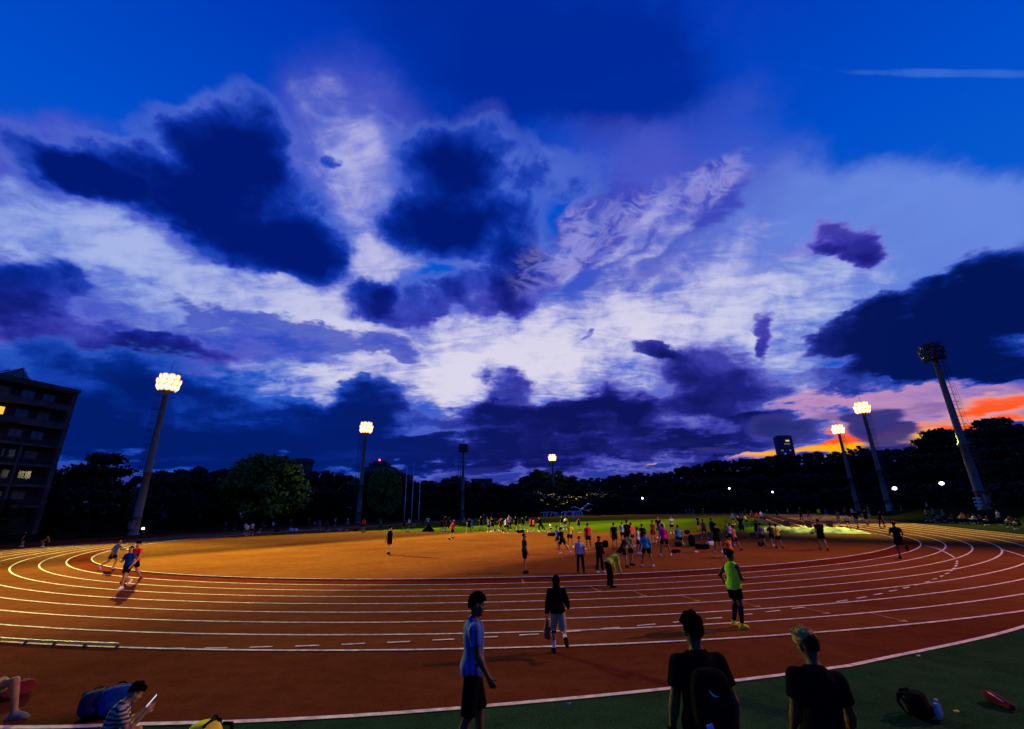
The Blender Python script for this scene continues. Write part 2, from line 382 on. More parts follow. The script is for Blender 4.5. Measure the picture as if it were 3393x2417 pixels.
    col = mix(col, rgb(255, 182, 20), M('MULTIPLY', ym, .9))
    # big lower-left blue mass and the long bank of cloud above the trees
    lf = field([(120, 860, 260, 90, 10, .55), (520, 960, 330, 80, 6, .8), (330, 830, 200, 50, 12, .75), (820, 900, 85, 42, 0, 1.0), (760, 945, 160, 50, 0, .8), (250, 960, 240, 40, 8, .6),
                (1120, 875, 56, 58, 0, 1.0), (1130, 935, 170, 42, 0, .95), (1330, 930, 150, 36, 0, .8), (1370, 895, 70, 36, 0, .7), (1590, 850, 130, 66, 5, 1.15), (1450, 790, 50, 20, 15, .9),
                (1250, 990, 330, 24, 0, .7), (900, 1005, 300, 26, 0, .6), (1560, 985, 160, 20, 0, .7), (1730, 945, 95, 28, 0, 1.0), (1480, 940, 200, 34, 0, .6), (1150, 1030, 420, 16, 0, .5), (620, 1015, 260, 22, 4, .5), (1420, 1012, 160, 12, 0, .4), (560, 1010, 560, 50, 3, .45), (1250, 1020, 480, 34, 0, .35),
                (2120, 745, 240, 85, -12, 1.7), (2250, 650, 150, 90, -20, 1.5), (1890, 738, 110, 38, -22, 1.1), (2160, 825, 230, 34, 3, 1.3), (2080, 872, 260, 16, -2, .45), (1860, 890, 90, 14, 0, .5), (2000, 800, 130, 40, 5, .8), (1860, 850, 90, 20, 0, .6)])
    lay = M('MULTIPLY', M('SUBTRACT', noise(mapping(P, 0.0, (.5, 1, 1)), 2.4, 7, .6, .2), .5), 2.0)
    lg = SS(lf, .03, .30); lf = M('MULTIPLY_ADD', nb, .35, lf); lf = M('MULTIPLY_ADD', nm, .20, lf); lf = M('MULTIPLY_ADD', lay, .42, lf); lf = M('MULTIPLY_ADD', fine, .20, lf)
    lm = M('MULTIPLY', SS(lf, .06, .66), lg)
    side = SS(X_, -.45, .12)
    ldeep = SS(M('MULTIPLY_ADD', nm, .5, M('MULTIPLY_ADD', fine, .25, lf)), .15, 1.6)
    lcol = mix(ramp(ldeep, [(0, (52, 96, 200)), (.35, (20, 62, 172)), (.7, (4, 38, 132)), (1, (2, 28, 108))]),
               ramp(ldeep, [(0, (122, 122, 208)), (.3, (66, 68, 174)), (.65, (32, 36, 130)), (1, (14, 20, 92))]), side)
    right = SS(X_, .45, .72)
    lcol = mix(lcol, ramp(ldeep, [(0, (76, 96, 196)), (.3, (16, 62, 168)), (.62, (2, 36, 122)), (1, (0, 20, 84))]), M('MULTIPLY', right, .9))
    col = mix(col, lcol, lm)
    # low clouds in front of the glow
    ff = field([(1955, 955, 72, 36, 15, 1.2), (1860, 925, 60, 14, 0, .6), (2060, 915, 80, 10, -8, .5), (1740, 955, 75, 26, 0, 1.0), (2030, 960, 36, 14, 0, .8), (1990, 1003, 110, 8, 0, .6), (1600, 1000, 60, 8, 0, .5), (2080, 985, 60, 8, 0, .4)], Qs)
    fg = SS(ff, .03, .3); ff = M('MULTIPLY_ADD', nm, .4, ff); fm = M('MULTIPLY', SS(M('MULTIPLY_ADD', fine, .25, ff), .2, .85), fg)
    col = mix(col, mix(rgb(62, 60, 146), rgb(36, 42, 116), SS(M('MULTIPLY_ADD', fine, .3, ff), .3, 1.1)), M('MULTIPLY', fm, .95))
    # layered lighter and darker bars near the skyline
    low = SS(Z, .22, .04)
    col = mix(col, mix(rgb(10, 44, 146), rgb(40, 40, 128), side), M('MULTIPLY', M('MULTIPLY', SS(lay, .0, .45), low), M('MULTIPLY', SS(X_, .55, .3), .8)))
    # rippled fan of high cloud right of the middle
    fan = field([(1330, 515, 110, 34, -42, 1.0), (1490, 455, 150, 40, -38, 1.0), (1590, 390, 80, 40, -45, .7), (1210, 590, 60, 50, -30, .9), (1270, 560, 30, 60, 25, .7)])
    Df = mapping(D, math.radians(-25), (1.0, 1.7, 1.7))
    rg = M('SUBTRACT', 1.0, M('ABSOLUTE', M('MULTIPLY', M('SUBTRACT', noise(Df, 15.0, 5, .55, .9), .5), 4.2)))
    fnm = M('MULTIPLY', SS(M('MULTIPLY_ADD', fine, .5, M('ADD', rg, M('MULTIPLY', fan, .35))), .62, 1.65), SS(fan, .12, 1.3))
    col = mix(col, rgb(172, 168, 230), M('MULTIPLY', fnm, .55))
    # faint vapour trail high on the right
    ct = SS(M('MULTIPLY_ADD', fine, .5, M('MULTIPLY_ADD', nm, .5, field([(2120, 164, 240, 9, 1, .9), (1800, 150, 200, 8, 6, .35)], V('ADD', D, V('SCALE', wv2, s=.15))))), .25, 1.6)
    col = mix(col, rgb(88, 142, 226), M('MULTIPLY', ct, .42))
    # below the horizon: dark
    col = mix(col, (.004, .005, .01, 1), SS(Z, 0.0, -.08))
    L(col, bg.inputs['Color']); bg.inputs['Strength'].default_value = SKY_STRENGTH
SKY_STRENGTH = 1.0
build_sky()
# ------------------------------------------------------------------ ground and track
def sheet(name, pts, z, m):
    o = mesh_ob(name, [(p[0], p[1], z) for p in pts], [tuple(range(len(pts)))], m); return struct(o)
g = sheet('ground', [(-1500, -300), (1500, -300), (1500, 2500), (-1500, 2500)], 0.0, M_soil)
# outer white line of the near side (edge of the red apron)
OUT = [gp(x, y) for x, y in ((0, 2413.9), (450, 2403.5), (900, 2390), (1400, 2359.6), (2000, 2307.2), (2420, 2260.5), (2750, 2217.5), (2900, 2190.3), (3393, 2078))]
OUT = [np.array([-30, 12.6]), np.array([-22, 9.6]), np.array([-14, 7.9])] + OUT + [np.array([17, 14.9]), np.array([23, 20.5]), np.array([29, 28.5])]
def smooth_poly(P, n=12):
    P = np.array(P); out = []
    for i in range(len(P)-1):
        p0 = P[max(i-1, 0)]; p1 = P[i]; p2 = P[i+1]; p3 = P[min(i+2, len(P)-1)]
        for k in range(n):
            t = k / n
            out.append(.5*((2*p1) + (-p0+p2)*t + (2*p0-5*p1+4*p2-p3)*t*t + (-p0+3*p1-3*p2+p3)*t**3))
    out.append(P[-1]); return out
OUT = smooth_poly(OUT)
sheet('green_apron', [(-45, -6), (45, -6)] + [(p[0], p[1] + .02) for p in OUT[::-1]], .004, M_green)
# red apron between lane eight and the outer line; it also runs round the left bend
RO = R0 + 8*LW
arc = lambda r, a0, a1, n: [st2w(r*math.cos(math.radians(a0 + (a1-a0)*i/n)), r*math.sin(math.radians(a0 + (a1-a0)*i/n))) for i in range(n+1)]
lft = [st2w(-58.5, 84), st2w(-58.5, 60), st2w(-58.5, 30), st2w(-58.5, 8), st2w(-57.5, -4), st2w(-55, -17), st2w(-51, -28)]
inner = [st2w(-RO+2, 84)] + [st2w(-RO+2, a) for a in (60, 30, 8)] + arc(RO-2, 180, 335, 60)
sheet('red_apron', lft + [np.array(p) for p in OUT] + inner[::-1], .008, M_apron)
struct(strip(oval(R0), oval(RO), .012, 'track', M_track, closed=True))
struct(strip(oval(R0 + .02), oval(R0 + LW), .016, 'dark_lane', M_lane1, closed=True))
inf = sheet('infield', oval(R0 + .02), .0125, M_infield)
gy0, gy1, gx = 3.0, 74.0, 30.5
gpts = [st2w(-gx + 2*gx*i/30, gy0 + .25*math.sin(i*1.7) + .12*math.sin(i*3.9)) for i in range(31)]
sheet('grass_field', gpts + [st2w(gx, gy1), st2w(-gx, gy1)], .02, M_grass)
sheet('jump_runway', [st2w(31.6, 12.2), st2w(36.9, 12.2), st2w(36.9, 76), st2w(31.6, 76)], .02, M_apron)
# lane lines
ls = []
for k in range(1, 9): ls.append(ribbon_vf(oval(R0 + k*LW), .085 if k < 8 else .09, .024, True))
struct(merge(ls, 'lane_lines', M_paint))
ls = [ribbon_vf([st2w(q, 12.4 + i*6.36) for i in range(11)], .14, .026) for q in (31.8, 33.9, 36.4)]
struct(merge(ls, 'runway_lines', M_paint))
v, f = ribbon_vf(OUT, .105, .016); struct(mesh_ob('outer_line', v, f, M_paint))
# broken white break line crossing the lanes on the near bend
DASH = [(525, 608, 2155, 2153.5), (677, 752, 2153, 2151.6), (827, 902, 2150, 2147.6), (977.6, 1057, 2146.4, 2143.6), (1131, 1208.5, 2141, 2137), (1282, 1358, 2134.3, 2130.5), (1432, 1505.8, 2126, 2123),
        (1592, 1650, 2117.3, 2114.4), (1720, 1786, 2109.3, 2105.8), (1858, 1925, 2099.5, 2095.2), (1990, 2053, 2088.5, 2083.5), (2112, 2173, 2077.8, 2072.4), (2231, 2290, 2067, 2061), (2340, 2393, 2055.3, 2051),
        (2466, 2492, 2041.5, 2038.3), (2538, 2584, 2032, 2027), (2624, 2665, 2020.8, 2016.3), (2700, 2735, 2009.5, 2005.5), (2774, 2809, 1998, 1992), (2840, 2872, 1986.4, 1981.4), (2896, 2924, 1975.2, 1970),
        (2946, 2973, 1963.6, 1958.6), (2993, 3014, 1953, 1949), (3030, 3050, 1943, 1938.5), (3066, 3081, 1934, 1929.4), (3092, 3105, 1923, 1920), (3116, 3125, 1914, 1910.5), (3133, 3144, 1905.6, 1901.5), (3150, 3156, 1896, 1892.6),
        (3158, 3165, 1888.5, 1884.5), (3166.5, 3170, 1880, 1876), (3170.5, 3172, 1872, 1868), (3172, 3171.5, 1864.5, 1861)]
ls = [ribbon_vf([gp(a, c), gp(b, d)], .08, .03) for a, b, c, d in DASH]
ls.append(ribbon_vf([gp(x, y) for x, y in ((3163, 1850), (3150, 1841.5), (3125, 1828), (3108, 1820), (3094, 1816.5), (3068, 1810.5))], .08, .03))
struct(merge(ls, 'break_line', M_paint))
# thin yellowish stagger marks with a little arrow tick at the outer end
ST = [(1729, 1921, 1735, 1933), (1955, 1946.5, 1987, 1963), (2097.7, 1961.5, 2140, 1979.5), (2256.6, 1977, 2318, 1996.5), (2437, 1994.5, 2521, 2016), (2661, 2017, 2752, 2039), (2888, 2036.5, 3009, 2066)]
ls = []
for a, b, c, d in ST:
    p, q = gp(a, b), gp(c, d); ls.append(ribbon_vf([p, q], .05, .028))
    e = q - p; n = e / np.linalg.norm(e); t = np.array([n[1], -n[0]])
    ls.append(([(*(q - n*.22 - t*.16), .029), (*(q - t*.02), .029), (*(q + t*.18 - n*.1), .029)], [(0, 1, 2)]))
struct(merge(ls, 'stagger_marks', M_paint2))
# raised kerb round the infield: dark aluminium with pale worn top
kb = MB(); n = len(oval(R0))
prof = [(.03, .0), (.03, .052), (.015, .06), (-.035, .06), (-.05, .052), (-.05, 0.0)]
rings = [oval(R0 + a) for a, z in prof]
kv = []; kf = []
for (a, z), rg in zip(prof, rings): kv += [(p[0], p[1], z + .012) for p in rg]
for j in range(len(prof)-1):
    for i in range(n): kf.append((j*n+i, (j+1)*n+i, (j+1)*n+(i+1) % n, j*n+(i+1) % n))
kerb = mesh_ob('kerb', kv, kf, [M_darksteel, M_paint]); struct(kerb)
for p in kerb.data.polygons:
    if p.index // n in (1, 2, 3): p.material_index = 1
# embankment on the right behind the straight, and the wooded hill behind that
def bank_h(off):
    t = min(max((off - 54.5) / 5.5, 0), 1); return 1.5 * t*t*(3-2*t)
bv = []; bf = []; offs = [51.0, 54.5, 55.5, 56.5, 57.5, 58.5, 60, 63, 70, 90]
ss = list(range(-50, 131, 10))
for s in ss:
    fade = min(max((105 - s) / 40, 0), 1) * min(max((s + 20) / 15, 0), 1)
    for o in offs: q = st2w(o, s); bv.append((q[0], q[1], .006 + bank_h(o) * fade))
for i in range(len(ss)-1):
    for j in range(len(offs)-1):
        a = i*len(offs)+j; bf.append((a, a+1, a+1+len(offs), a+len(offs)))
struct(mesh_ob('embankment', bv, bf, M_soil, smooth=True))
# ------------------------------------------------------------------ floodlight masts
def lamp_mesh(lit):
    b = MB(); b.lathe([(.18, -.42), (.42, -.36), (.64, -.14), (.70, 0.0), (.63, .02), (.58, -.03)], 14, cap=True); return b
def make_lamps(root, h, az, lit, n=6):
    """lamps on three tiers fanned round the bearing az, tilted down"""
    proto = plens = None
    for tier in range(3):
        nn = n - (tier == 2)
        for i in range(nn):
            a = az + math.radians(-88 + 176 * (i + .25*(tier % 2)) / (nn - .75))
            rr = (1.45, 1.6, 1.25)[tier]; x, y = rr*math.cos(a), rr*math.sin(a); z = h - .55 + tier * .85
            d = Vector((math.cos(a)*math.cos(.36), math.sin(a)*math.cos(.36), -math.sin(.36)))
            q = d.to_track_quat('Z', 'Y')
            if proto is None:
                proto = lamp_mesh(lit).ob('lamp', M_lampglow if lit else M_darksteel, root, True); lp = proto
                pl = MB(); pl.lathe([(.02, .16), (.22, .13), (.42, .07), (.585, .0)], 16, cap=True)
                plens = pl.ob('lens', M_lamp if lit else M_lampoff, proto, True)
            else:
                lp = proto.copy(); COL.objects.link(lp); lp.parent = root
                le = plens.copy(); COL.objects.link(le); le.parent = lp
            lp.location = (x, y, z); lp.rotation_mode = 'QUATERNION'; lp.rotation_quaternion = q
def mast(x, y, z0, h, lit, label, az, lad, sign=False):
    """h = height of the lamp crown above the foot; lad = bearing of the ladder"""
    r = empty('floodlight_mast', (x, y, z0), label, 'floodlight mast', 'floodlight masts round the track')
    b = MB(); hh = h - .8
    b.lathe([(.78, -.3), (.78, .25), (.6, .3), (.59, 2.6), (.66, 2.62), (.66, 2.8), (.57, 2.84), (.52, hh*.40), (.66, hh*.402), (.66, hh*.416), (.49, hh*.42), (.36, hh), (.62, hh+.3), (.62, hh+.42)], 20)
    b.ob('mast', M_steel, r, True)
    pf = MB(); pf.lathe([(.5, hh+.43), (1.25, hh+.5), (1.25, hh+.62), (.5, hh+.66)], 18)
    for k in range(10):
        a = k*.628; pf.tube([(1.15*math.cos(a), 1.15*math.sin(a), hh+.6), (1.15*math.cos(a), 1.15*math.sin(a), hh+2.0)], .035, 5)
    for zz in (hh+1.25, hh+2.0):
        pf.tube([(1.15*math.cos(k*.349), 1.15*math.sin(k*.349), zz) for k in range(19)], .04, 5)
    pf.lathe([(.34, hh+.6), (.3, hh+2.5), (.12, hh+2.7)], 10)
    pf.ob('platform', M_darksteel, r)
    ld = MB(); c, s = math.cos(lad), math.sin(lad)
    for w in (-.28, .28):
        ld.tube([(.95*c - w*s, .95*s + w*c, 2.4), (.78*c - w*s, .78*s + w*c, hh+.5)], .035, 5)
    z = 2.7
    while z < hh:
        o = .95 - .17*z/hh
        ld.tube([(o*c + .28*s, o*s - .28*c, z), (o*c - .28*s, o*s + .28*c, z)], .022, 4, False); z += .6
    z = 3.2
    while z < hh:
        o = .95 - .17*z/hh
        ld.tube([(o*c + .45*math.sin(t)*(-s)*1.0 + (.85*(1-abs(t)/1.6))*c, o*s + .45*math.sin(t)*c + (.85*(1-abs(t)/1.6))*s, z) for t in (-1.57, -.9, 0, .9, 1.57)], .028, 4, False)
        if abs((z-3.2) % 4.8) < .1: ld.tube([(.4*c, .4*s, z), (o*c, o*s, z)], .04, 4)
        z += 1.2
    for wv in (-.3, 0, .3):
        ld.tube([(1.72*c - wv*s, 1.72*s + wv*c, 3.2), (1.58*c - wv*s, 1.58*s + wv*c, hh)], .022, 4)
    ld.ob('caged_ladder', M_darksteel, r)
    rod = MB(); rod.tube([(0, 0, hh+2.6), (0, 0, hh+4.2), (0, 0, hh+5.4)], [.05, .04, .012], 6); rod.ob('lightning_rod', M_darksteel, r)
    bx = MB(); bx.box((-.35, -.98, .9), (.35, -.56, 2.1), .04); bx.ob('control_box', M_steel, r)
    make_lamps(r, h, az, lit)
    return r
def spot(name, loc, tgt, energy, col, ang, blend=.4, rad=.35, flat=None):
    l = bpy.data.lights.new(name, 'SPOT'); l.energy = energy; l.color = col; l.spot_size = math.radians(ang)
    l.spot_blend = blend; l.shadow_soft_size = rad
    o = bpy.data.objects.new(name, l); COL.objects.link(o); o.location = loc
    d = Vector(tgt) - Vector(loc); o.rotation_euler = d.to_track_quat('-Z', 'Y').to_euler()
    if flat: o.scale = (1, flat, 1)
    return o
MAST = {}
def put_mast(key, bx, by, Y, tx, ty, lit, label, aimto, sidelad, z0=0.0):
    q = at2(bx, by, Y); t = at2(tx, ty, Y); x = (q[0]*2 + t[0]) / 3
    az = math.atan2(aimto[1]-Y, aimto[0]-x)
    lad = math.atan2(-(x) * 0 + 0, sidelad)
    mast(x, Y, z0, t[2] - z0 - .45, lit, label, az, lad)
    MAST[key] = np.array([x, Y, t[2]])
put_mast('L1', 295, 1192, 72.8, 378, 852, True, 'grey lit floodlight mast beside the dark apartment block, the nearest lit one', (5, 30), -1)
put_mast('L2', 797, 1166, 117.7, 815, 952, True, 'grey lit floodlight mast standing between the tall leafy tree and the three thin posts', (5, 80), -1)
put_mast('L3', 1029, 1155, 156.5, 1033, 998, False, 'unlit grey floodlight mast just right of the three thin white posts', (10, 110), -1)
put_mast('F1', 1235, 1142, 204, 1230, 1019, True, 'distant lit floodlight mast behind the folded white frames at the far end', (30, 120), -1)
put_mast('R1', 1912, 1134, 142, 1862, 956, True, 'lit floodlight mast with the sunset behind it, nearer to the dark office tower', (40, 75), 1, .4)
put_mast('R2', 1984, 1142, 112.3, 1916, 908, True, 'taller looking lit floodlight mast in the middle of the three masts on the right', (35, 55), 1, .4)
put_mast('R3', 2190, 1136, 69, 2082, 785, False, 'large unlit floodlight mast with caged ladder on the right beside the bleachers', (20, 45), 1, 1.45)
r4 = st2w(59.5, -13)
mast(r4[0], r4[1], .3, 24.3, True, 'lit floodlight mast outside the right of the near bend', math.atan2(30-r4[1], 0-r4[0]), 1.0)
MAST['R4'] = np.array([r4[0], r4[1], 25.0])

def ahead(key, tgt, d=2.4, dz=0.2):
    p = MAST[key]; v = np.array([tgt[0]-p[0], tgt[1]-p[1]]); v /= np.linalg.norm(v)
    return (p[0]+v[0]*d, p[1]+v[1]*d, p[2]+dz)
YEL = (.90, 1.0, .17); WRM = (1.0, .78, .34); PNK = (1.0, .46, .28)
# LIGHTS
aim = (-59.5 + .8*60, 72.8 - .6*60)
spot('flood_main', ahead('L1', aim), (aim[0], aim[1], .0), 8.0e5, (1, .92, .20), 118, .45, .3, flat=math.tan(math.radians(5.4))/math.tan(math.radians(59)))
spot('flood_bend', ahead('L1', (-31, 29)), (-31, 29, 0), 3.8e5, (.9, 1, .16), 42, 1.0, .3)
spot('flood_grass', ahead('L2', (-5, 72)), (-5, 72, 0), 5.5e5, (1, .98, .28), 100, .5, .3, flat=math.tan(math.radians(6))/math.tan(math.radians(50)))
spot('flood_tree', ahead('L2', (-68, 128), 1.8), (-66, 128, 6.5), 4.5e3, (1, .95, .30), 34, 1.0, .3)
spot('flood_right', ahead('R2', (45, 52)), (45, 51, 0), 1.7e6, YEL, 28, .6, .3, flat=math.tan(math.radians(4.5))/math.tan(math.radians(14)))
spot('flood_straight', ahead('R2', (62, 86)), (62, 88, 0), 1.2e5, YEL, 40, .9, .3)
spot('flood_field', ahead('R1', (40, 95)), (40, 95, 0), 9e4, WRM, 52, .8, .3)
spot('flood_far', ahead('F1', (30, 130)), (32, 130, 0), 1.2e5, WRM, 60, .8, .3)
spot('flood_wood', ahead('F1', (30, 260), 1.8), (30, 260, 4), 3.5e3, (.7, 1, .2), 110, 1.0, .3)
spot('flood_near', ahead('R4', (9.3, 51)), (9.3, 51, 0), 1.1e5, (1, .52, .30), 110, .10, .25, flat=math.tan(math.radians(5.9))/math.tan(math.radians(55)))
spot('flood_spill', ahead('R4', (0, 20)), (-5, 15, 0), 7.4e4, PNK, 85, .9, .2)

# ------------------------------------------------------------------ small lamp posts in the park
M_globe = emis('park lamp', (.9, .93, 1, 1), 9)
def park_lamp(x, y, Y, z0, label, r=.25):
    q = at2(x, y, Y); e = empty('park_lamp', (q[0], Y, z0), label, 'park lamp', 'small white lamps below the dark hill')
    h = q[2] - z0
    b = MB(); b.lathe([(.12, -.4), (.12, .3), (.06, .35), (.045, h-.25)], 8); b.tube([(0, 0, h-.3), (0, -.3, h-.05)], .03, 6); b.ob('pole', M_darksteel, e)
    s = MB(); s.lathe([(.02, -r*.8), (r*.8, -r*.5), (r, 0), (r*.7, r*.6), (.03, r*.8)], 10, (0, -.3, h)); s.ob('globe', M_globe, e, True)
park_lamp(1990, 1088, 150, 1.0, 'white park lamp just right of the middle right-hand mast', .62)
park_lamp(2094, 1077, 118, 1.0, 'white park lamp left of the large unlit mast', .5)
park_lamp(1623, 1088, 190, .5, 'small white park lamp below the office tower, before the dark hill', .36)
park_lamp(1719, 1096, 190, .5, 'small white park lamp between the runway and the dark hill', .36)
park_lamp(1430, 1110, 185, .5, 'small white park lamp right of the folded frames', .36)
park_lamp(322, 1177, 76, 0, 'dim white lamp low beside the foot of the nearest lit mast', .2)

# ------------------------------------------------------------------ apartment block on the left
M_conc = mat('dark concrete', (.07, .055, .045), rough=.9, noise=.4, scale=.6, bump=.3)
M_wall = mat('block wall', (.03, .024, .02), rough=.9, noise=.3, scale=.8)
M_glassd = mat('dark window glass', (.02, .024, .03), rough=.12, spec=.8, noise=.2)
M_curtain = mat('pale curtain', (.10, .12, .11), rough=.8, noise=.3, scale=3)
M_litw = emis('lit room', (1, .62, .08, 1), 1.0)
M_litw2 = emis('dim lit room', (1, .42, .06, 1), .28)
Bq = gp(175*K, 870*K, 27.0)
xh = np.array([.234, .972]); xh /= np.linalg.norm(xh); BL = 30.0
org = Bq - xh*BL
blk = empty('apartment_block', (org[0], org[1], 0), 'dark apartment block with balconies and two lit rooms at the left edge', 'building', rz=math.atan2(xh[1], xh[0]))
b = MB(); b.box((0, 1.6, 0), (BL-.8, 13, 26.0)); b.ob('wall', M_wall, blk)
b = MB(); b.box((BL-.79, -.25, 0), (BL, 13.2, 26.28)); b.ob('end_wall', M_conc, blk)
b = MB(); b.box((-.2, -.6, 26.0), (BL-.802, 13.2, 26.27)); b.box((-.2, -.7, 26.3), (BL+.1, 13.3, 27.0)); b.ob('roof', M_conc, blk)
FL = [23.0, 19.4, 15.8, 12.2, 8.6, 5.0]
for i, z in enumerate(FL):
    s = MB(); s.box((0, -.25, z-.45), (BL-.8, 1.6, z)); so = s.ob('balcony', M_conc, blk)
    p = MB()
    if i < 2: p.box((0, -.22, z+.002), (BL-.8, -.05, z+.75))
    else:
        for k in range(int(BL/.35)): p.box((k*.35, -.16, z), (k*.35+.05, -.11, z+.95))
        p.box((0, -.18, z+.95), (BL-.8, -.09, z+1.03))
    p.ob('parapet' if i < 2 else 'railing', M_conc if i < 2 else M_darksteel, so)
b = MB()
for xx in (4.0, 11.5, 19.0, 24.0): 
    c = MB(); c.box((xx-.17, -.24, 0), (xx+.17, .1, 15.34)); c.ob('column', M_conc, blk)
random.seed(4)
WN = {(1, 18.6): M_litw, (1, 23.7): None, (2, 18.0): M_litw2, (1, 26.4): M_curtain, (0, 20.0): M_curtain, (0, 23.4): M_curtain, (0, 27.2): M_glassd}
for i, z in enumerate(FL):
    for xx in (1.5, 5.5, 9.0, 13.0, 16.6, 20.0, 23.4, 26.6):
        m_ = M_curtain if random.random() < .12 else M_glassd
        if i == 1 and xx == 26.6: m_ = M_curtain
        if i == 0 and xx in (20.0, 16.6): m_ = M_curtain
        w = MB()
        for lo, hi in (((xx-1.0, 1.5, z+.9), (xx+1.0, 1.598, z+1.0)), ((xx-1.0, 1.5, z+2.4), (xx+1.0, 1.598, z+2.5)), ((xx-1.0, 1.5, z+1.0), (xx-.92, 1.598, z+2.4)), ((xx+.92, 1.5, z+1.0), (xx+1.0, 1.598, z+2.4)), ((xx-.03, 1.5, z+1.0), (xx+.03, 1.598, z+2.4))): w.box(lo, hi)
        wo = w.ob('window', M_darksteel, blk)
        g_ = MB(); g_.box((xx-.919, 1.55, z+1.002), (xx+.919, 1.59, z+2.398))
        if i == 1 and xx == 20.0: m_ = M_litw
        if i == 2 and xx == 20.0: m_ = M_litw2
        g_.ob('pane', m_, wo)
s = MB(); s.add([(18.5, 2, 27.0), (23.5, 2, 27.0), (23.5, 6, 27.0), (18.5, 6, 27.0), (18.8, 2.2, 27.5), (21.8, 2.2, 29.4), (21.8, 5.8, 29.4), (18.8, 5.8, 27.5)], [(0,1,5,4), (1,2,6,5), (2,3,7,6), (3,0,4,7), (4,5,6,7)])
s.ob('rooftop_shed', M_glassd, blk)
s = MB()
for y_ in (2.0, 6.0):
    s = MB(); s.tube([(18.5, y_, 27), (21.8, y_, 29.5), (23.6, y_, 27)], .07, 5); s.tube([(20.2, y_, 27), (21.8, y_, 29.5), (22.4, y_, 27)], .05, 5); s.ob('shed_frame', M_darksteel, blk)
s = MB(); s.tube([(14.5, 4, 27), (14.5, 4, 31.5)], [.06, .03], 6); s.tube([(14.0, 4, 30.6), (15.0, 4, 30.6)], .03, 4); s.ob('antenna', M_darksteel, blk)

# ------------------------------------------------------------------ buildings on the skyline
def facade(parent, w, d, h, z0, fl, nx, m_wall, lits=(), seed=0):
    b = MB(); b.box((-w/2, 0, z0), (w/2, d, h)); b.ob('wall', m_wall, parent)
    rnd = random.Random(seed); fh = (h - z0) / fl
    for j in range(fl):
        for i in range(nx):
            x0 = -w/2 + w*(i+.2)/nx; x1 = -w/2 + w*(i+.8)/nx; zz = z0 + fh*(j+.3)
            g_ = MB(); g_.box((x0, -.12, zz), (x1, -.003, zz + fh*.5))
            g_.ob('window', lits.get((i, j), M_glassd) if lits else M_glassd, parent)
M_tower = mat('tower cladding', (.022, .026, .055), rough=.4, spec=.5, noise=.35, scale=.3)
M_towlit = emis('office light', (1, .72, .3, 1), .8); M_towlit2 = emis('dim office light', (.55, .6, .9, 1), .16)
# round-topped office tower in front of the sunset
Yt = 420.0; q0 = at2(1758, 1018, Yt); q1 = at2(1764, 969, Yt); wT = (at2(1786, 990, Yt) - at2(1743, 990, Yt))[0]*.86
tw = empty('office_tower', (q0[0], Yt, 0), 'dark office tower with curved face and one lit row against the orange sunset', 'building')
b = MB(); nseg = 20; v = []; f = []
for z in (0, q1[2] - 3.2, q1[2] - 1.2, q1[2]):
    sc_ = 1.0 if z < q1[2] - 1 else .93
    for k in range(nseg):
        a = 2*math.pi*k/nseg; v.append((wT/2*sc_*math.copysign(abs(math.cos(a))**.6, math.cos(a)), 5 + 5*sc_*math.copysign(abs(math.sin(a))**.6, math.sin(a)), z))
for j in range(3):
    for k in range(nseg): f.append((j*nseg+k, j*nseg+(k+1) % nseg, (j+1)*nseg+(k+1) % nseg, (j+1)*nseg+k))
f.append(tuple(range(3*nseg, 4*nseg))); mesh_ob('wall', v, f, M_tower, tw)
rnd = random.Random(3)
for j in range(8):
    for i in range(7):
        xx = -wT*.33 + wT*.66*i/6; yy = 5 - 5*(1-min(1, abs(xx)/(wT/2))**(2/.6))**.3 - .15
        m_ = M_towlit if (j == 6 and i in (3, 4)) else (M_towlit2 if rnd.random() < .25 else M_glassd)
        zz = q1[2] - 24 + j*3.0
        g_ = MB(); g_.box((xx-.9, yy-.5, zz), (xx+.9, yy+1.2, zz+1.3)); g_.ob('window', m_, tw)
Yb = 260.0; q0 = at2(838, 1060, Yb); q1 = at2(838, 1040, Yb); wT = (at2(874, 1045, Yb) - at2(808, 1045, Yb))[0]
M_far = mat('far wall', (.035, .035, .05), rough=.9, noise=.2)
tb = empty('far_block', (q0[0], Yb, 0), 'distant flat-roofed block with a red beacon behind the second lit mast', 'building')
facade(tb, wT, 14, q1[2], 2, 6, 9, M_far, {(2, 4): M_towlit2, (5, 4): M_towlit2, (6, 5): M_towlit2})
s = MB(); s.box((-wT*.3, 1, q1[2]+.002), (wT*.32, 9, q1[2] + 2.2)); s.box((-wT*.18, 2, q1[2]+2.2), (wT*.2, 7, q1[2]+3.6)); s.ob('roof_house', M_far, tb)
M_beacon = emis('red beacon', (1, .05, .05, 1), 7)
s = MB(); s.lathe([(.1, 0), (.5, .3), (.5, .9), (.1, 1.2)], 8, (.3, 3, q1[2] + 3.6)); s.ob('beacon', M_beacon, tb)
def skyline(name, x, ytop, w, Y, label, z0=0, posts=False):
    q = at2(x, ytop, Y); ww = (at2(x+w/2, ytop, Y) - at2(x-w/2, ytop, Y))[0]
    e = empty(name, (q[0], Y, z0), label, 'building'); h = q[2] - z0
    b = MB(); b.box((-ww/2, 0, 0), (ww/2, 8, h*.93), .1); b.ob('wall', M_far, e)
    b = MB(); b.box((-ww/2-.3, -.3, h*.93+.002), (ww/2+.3, 8.3, h)); b.ob('roof', M_far, e)
    for i in range(4):
        g_ = MB(); g_.box((-ww/2 + ww*(i+.2)/4, -.08, h*.7), (-ww/2 + ww*(i+.75)/4, -.003, h*.85)); g_.ob('window', M_glassd, e)
skyline('far_house', 663, 1021, 42, 230, 'flat-roofed house behind the tall leafy tree')
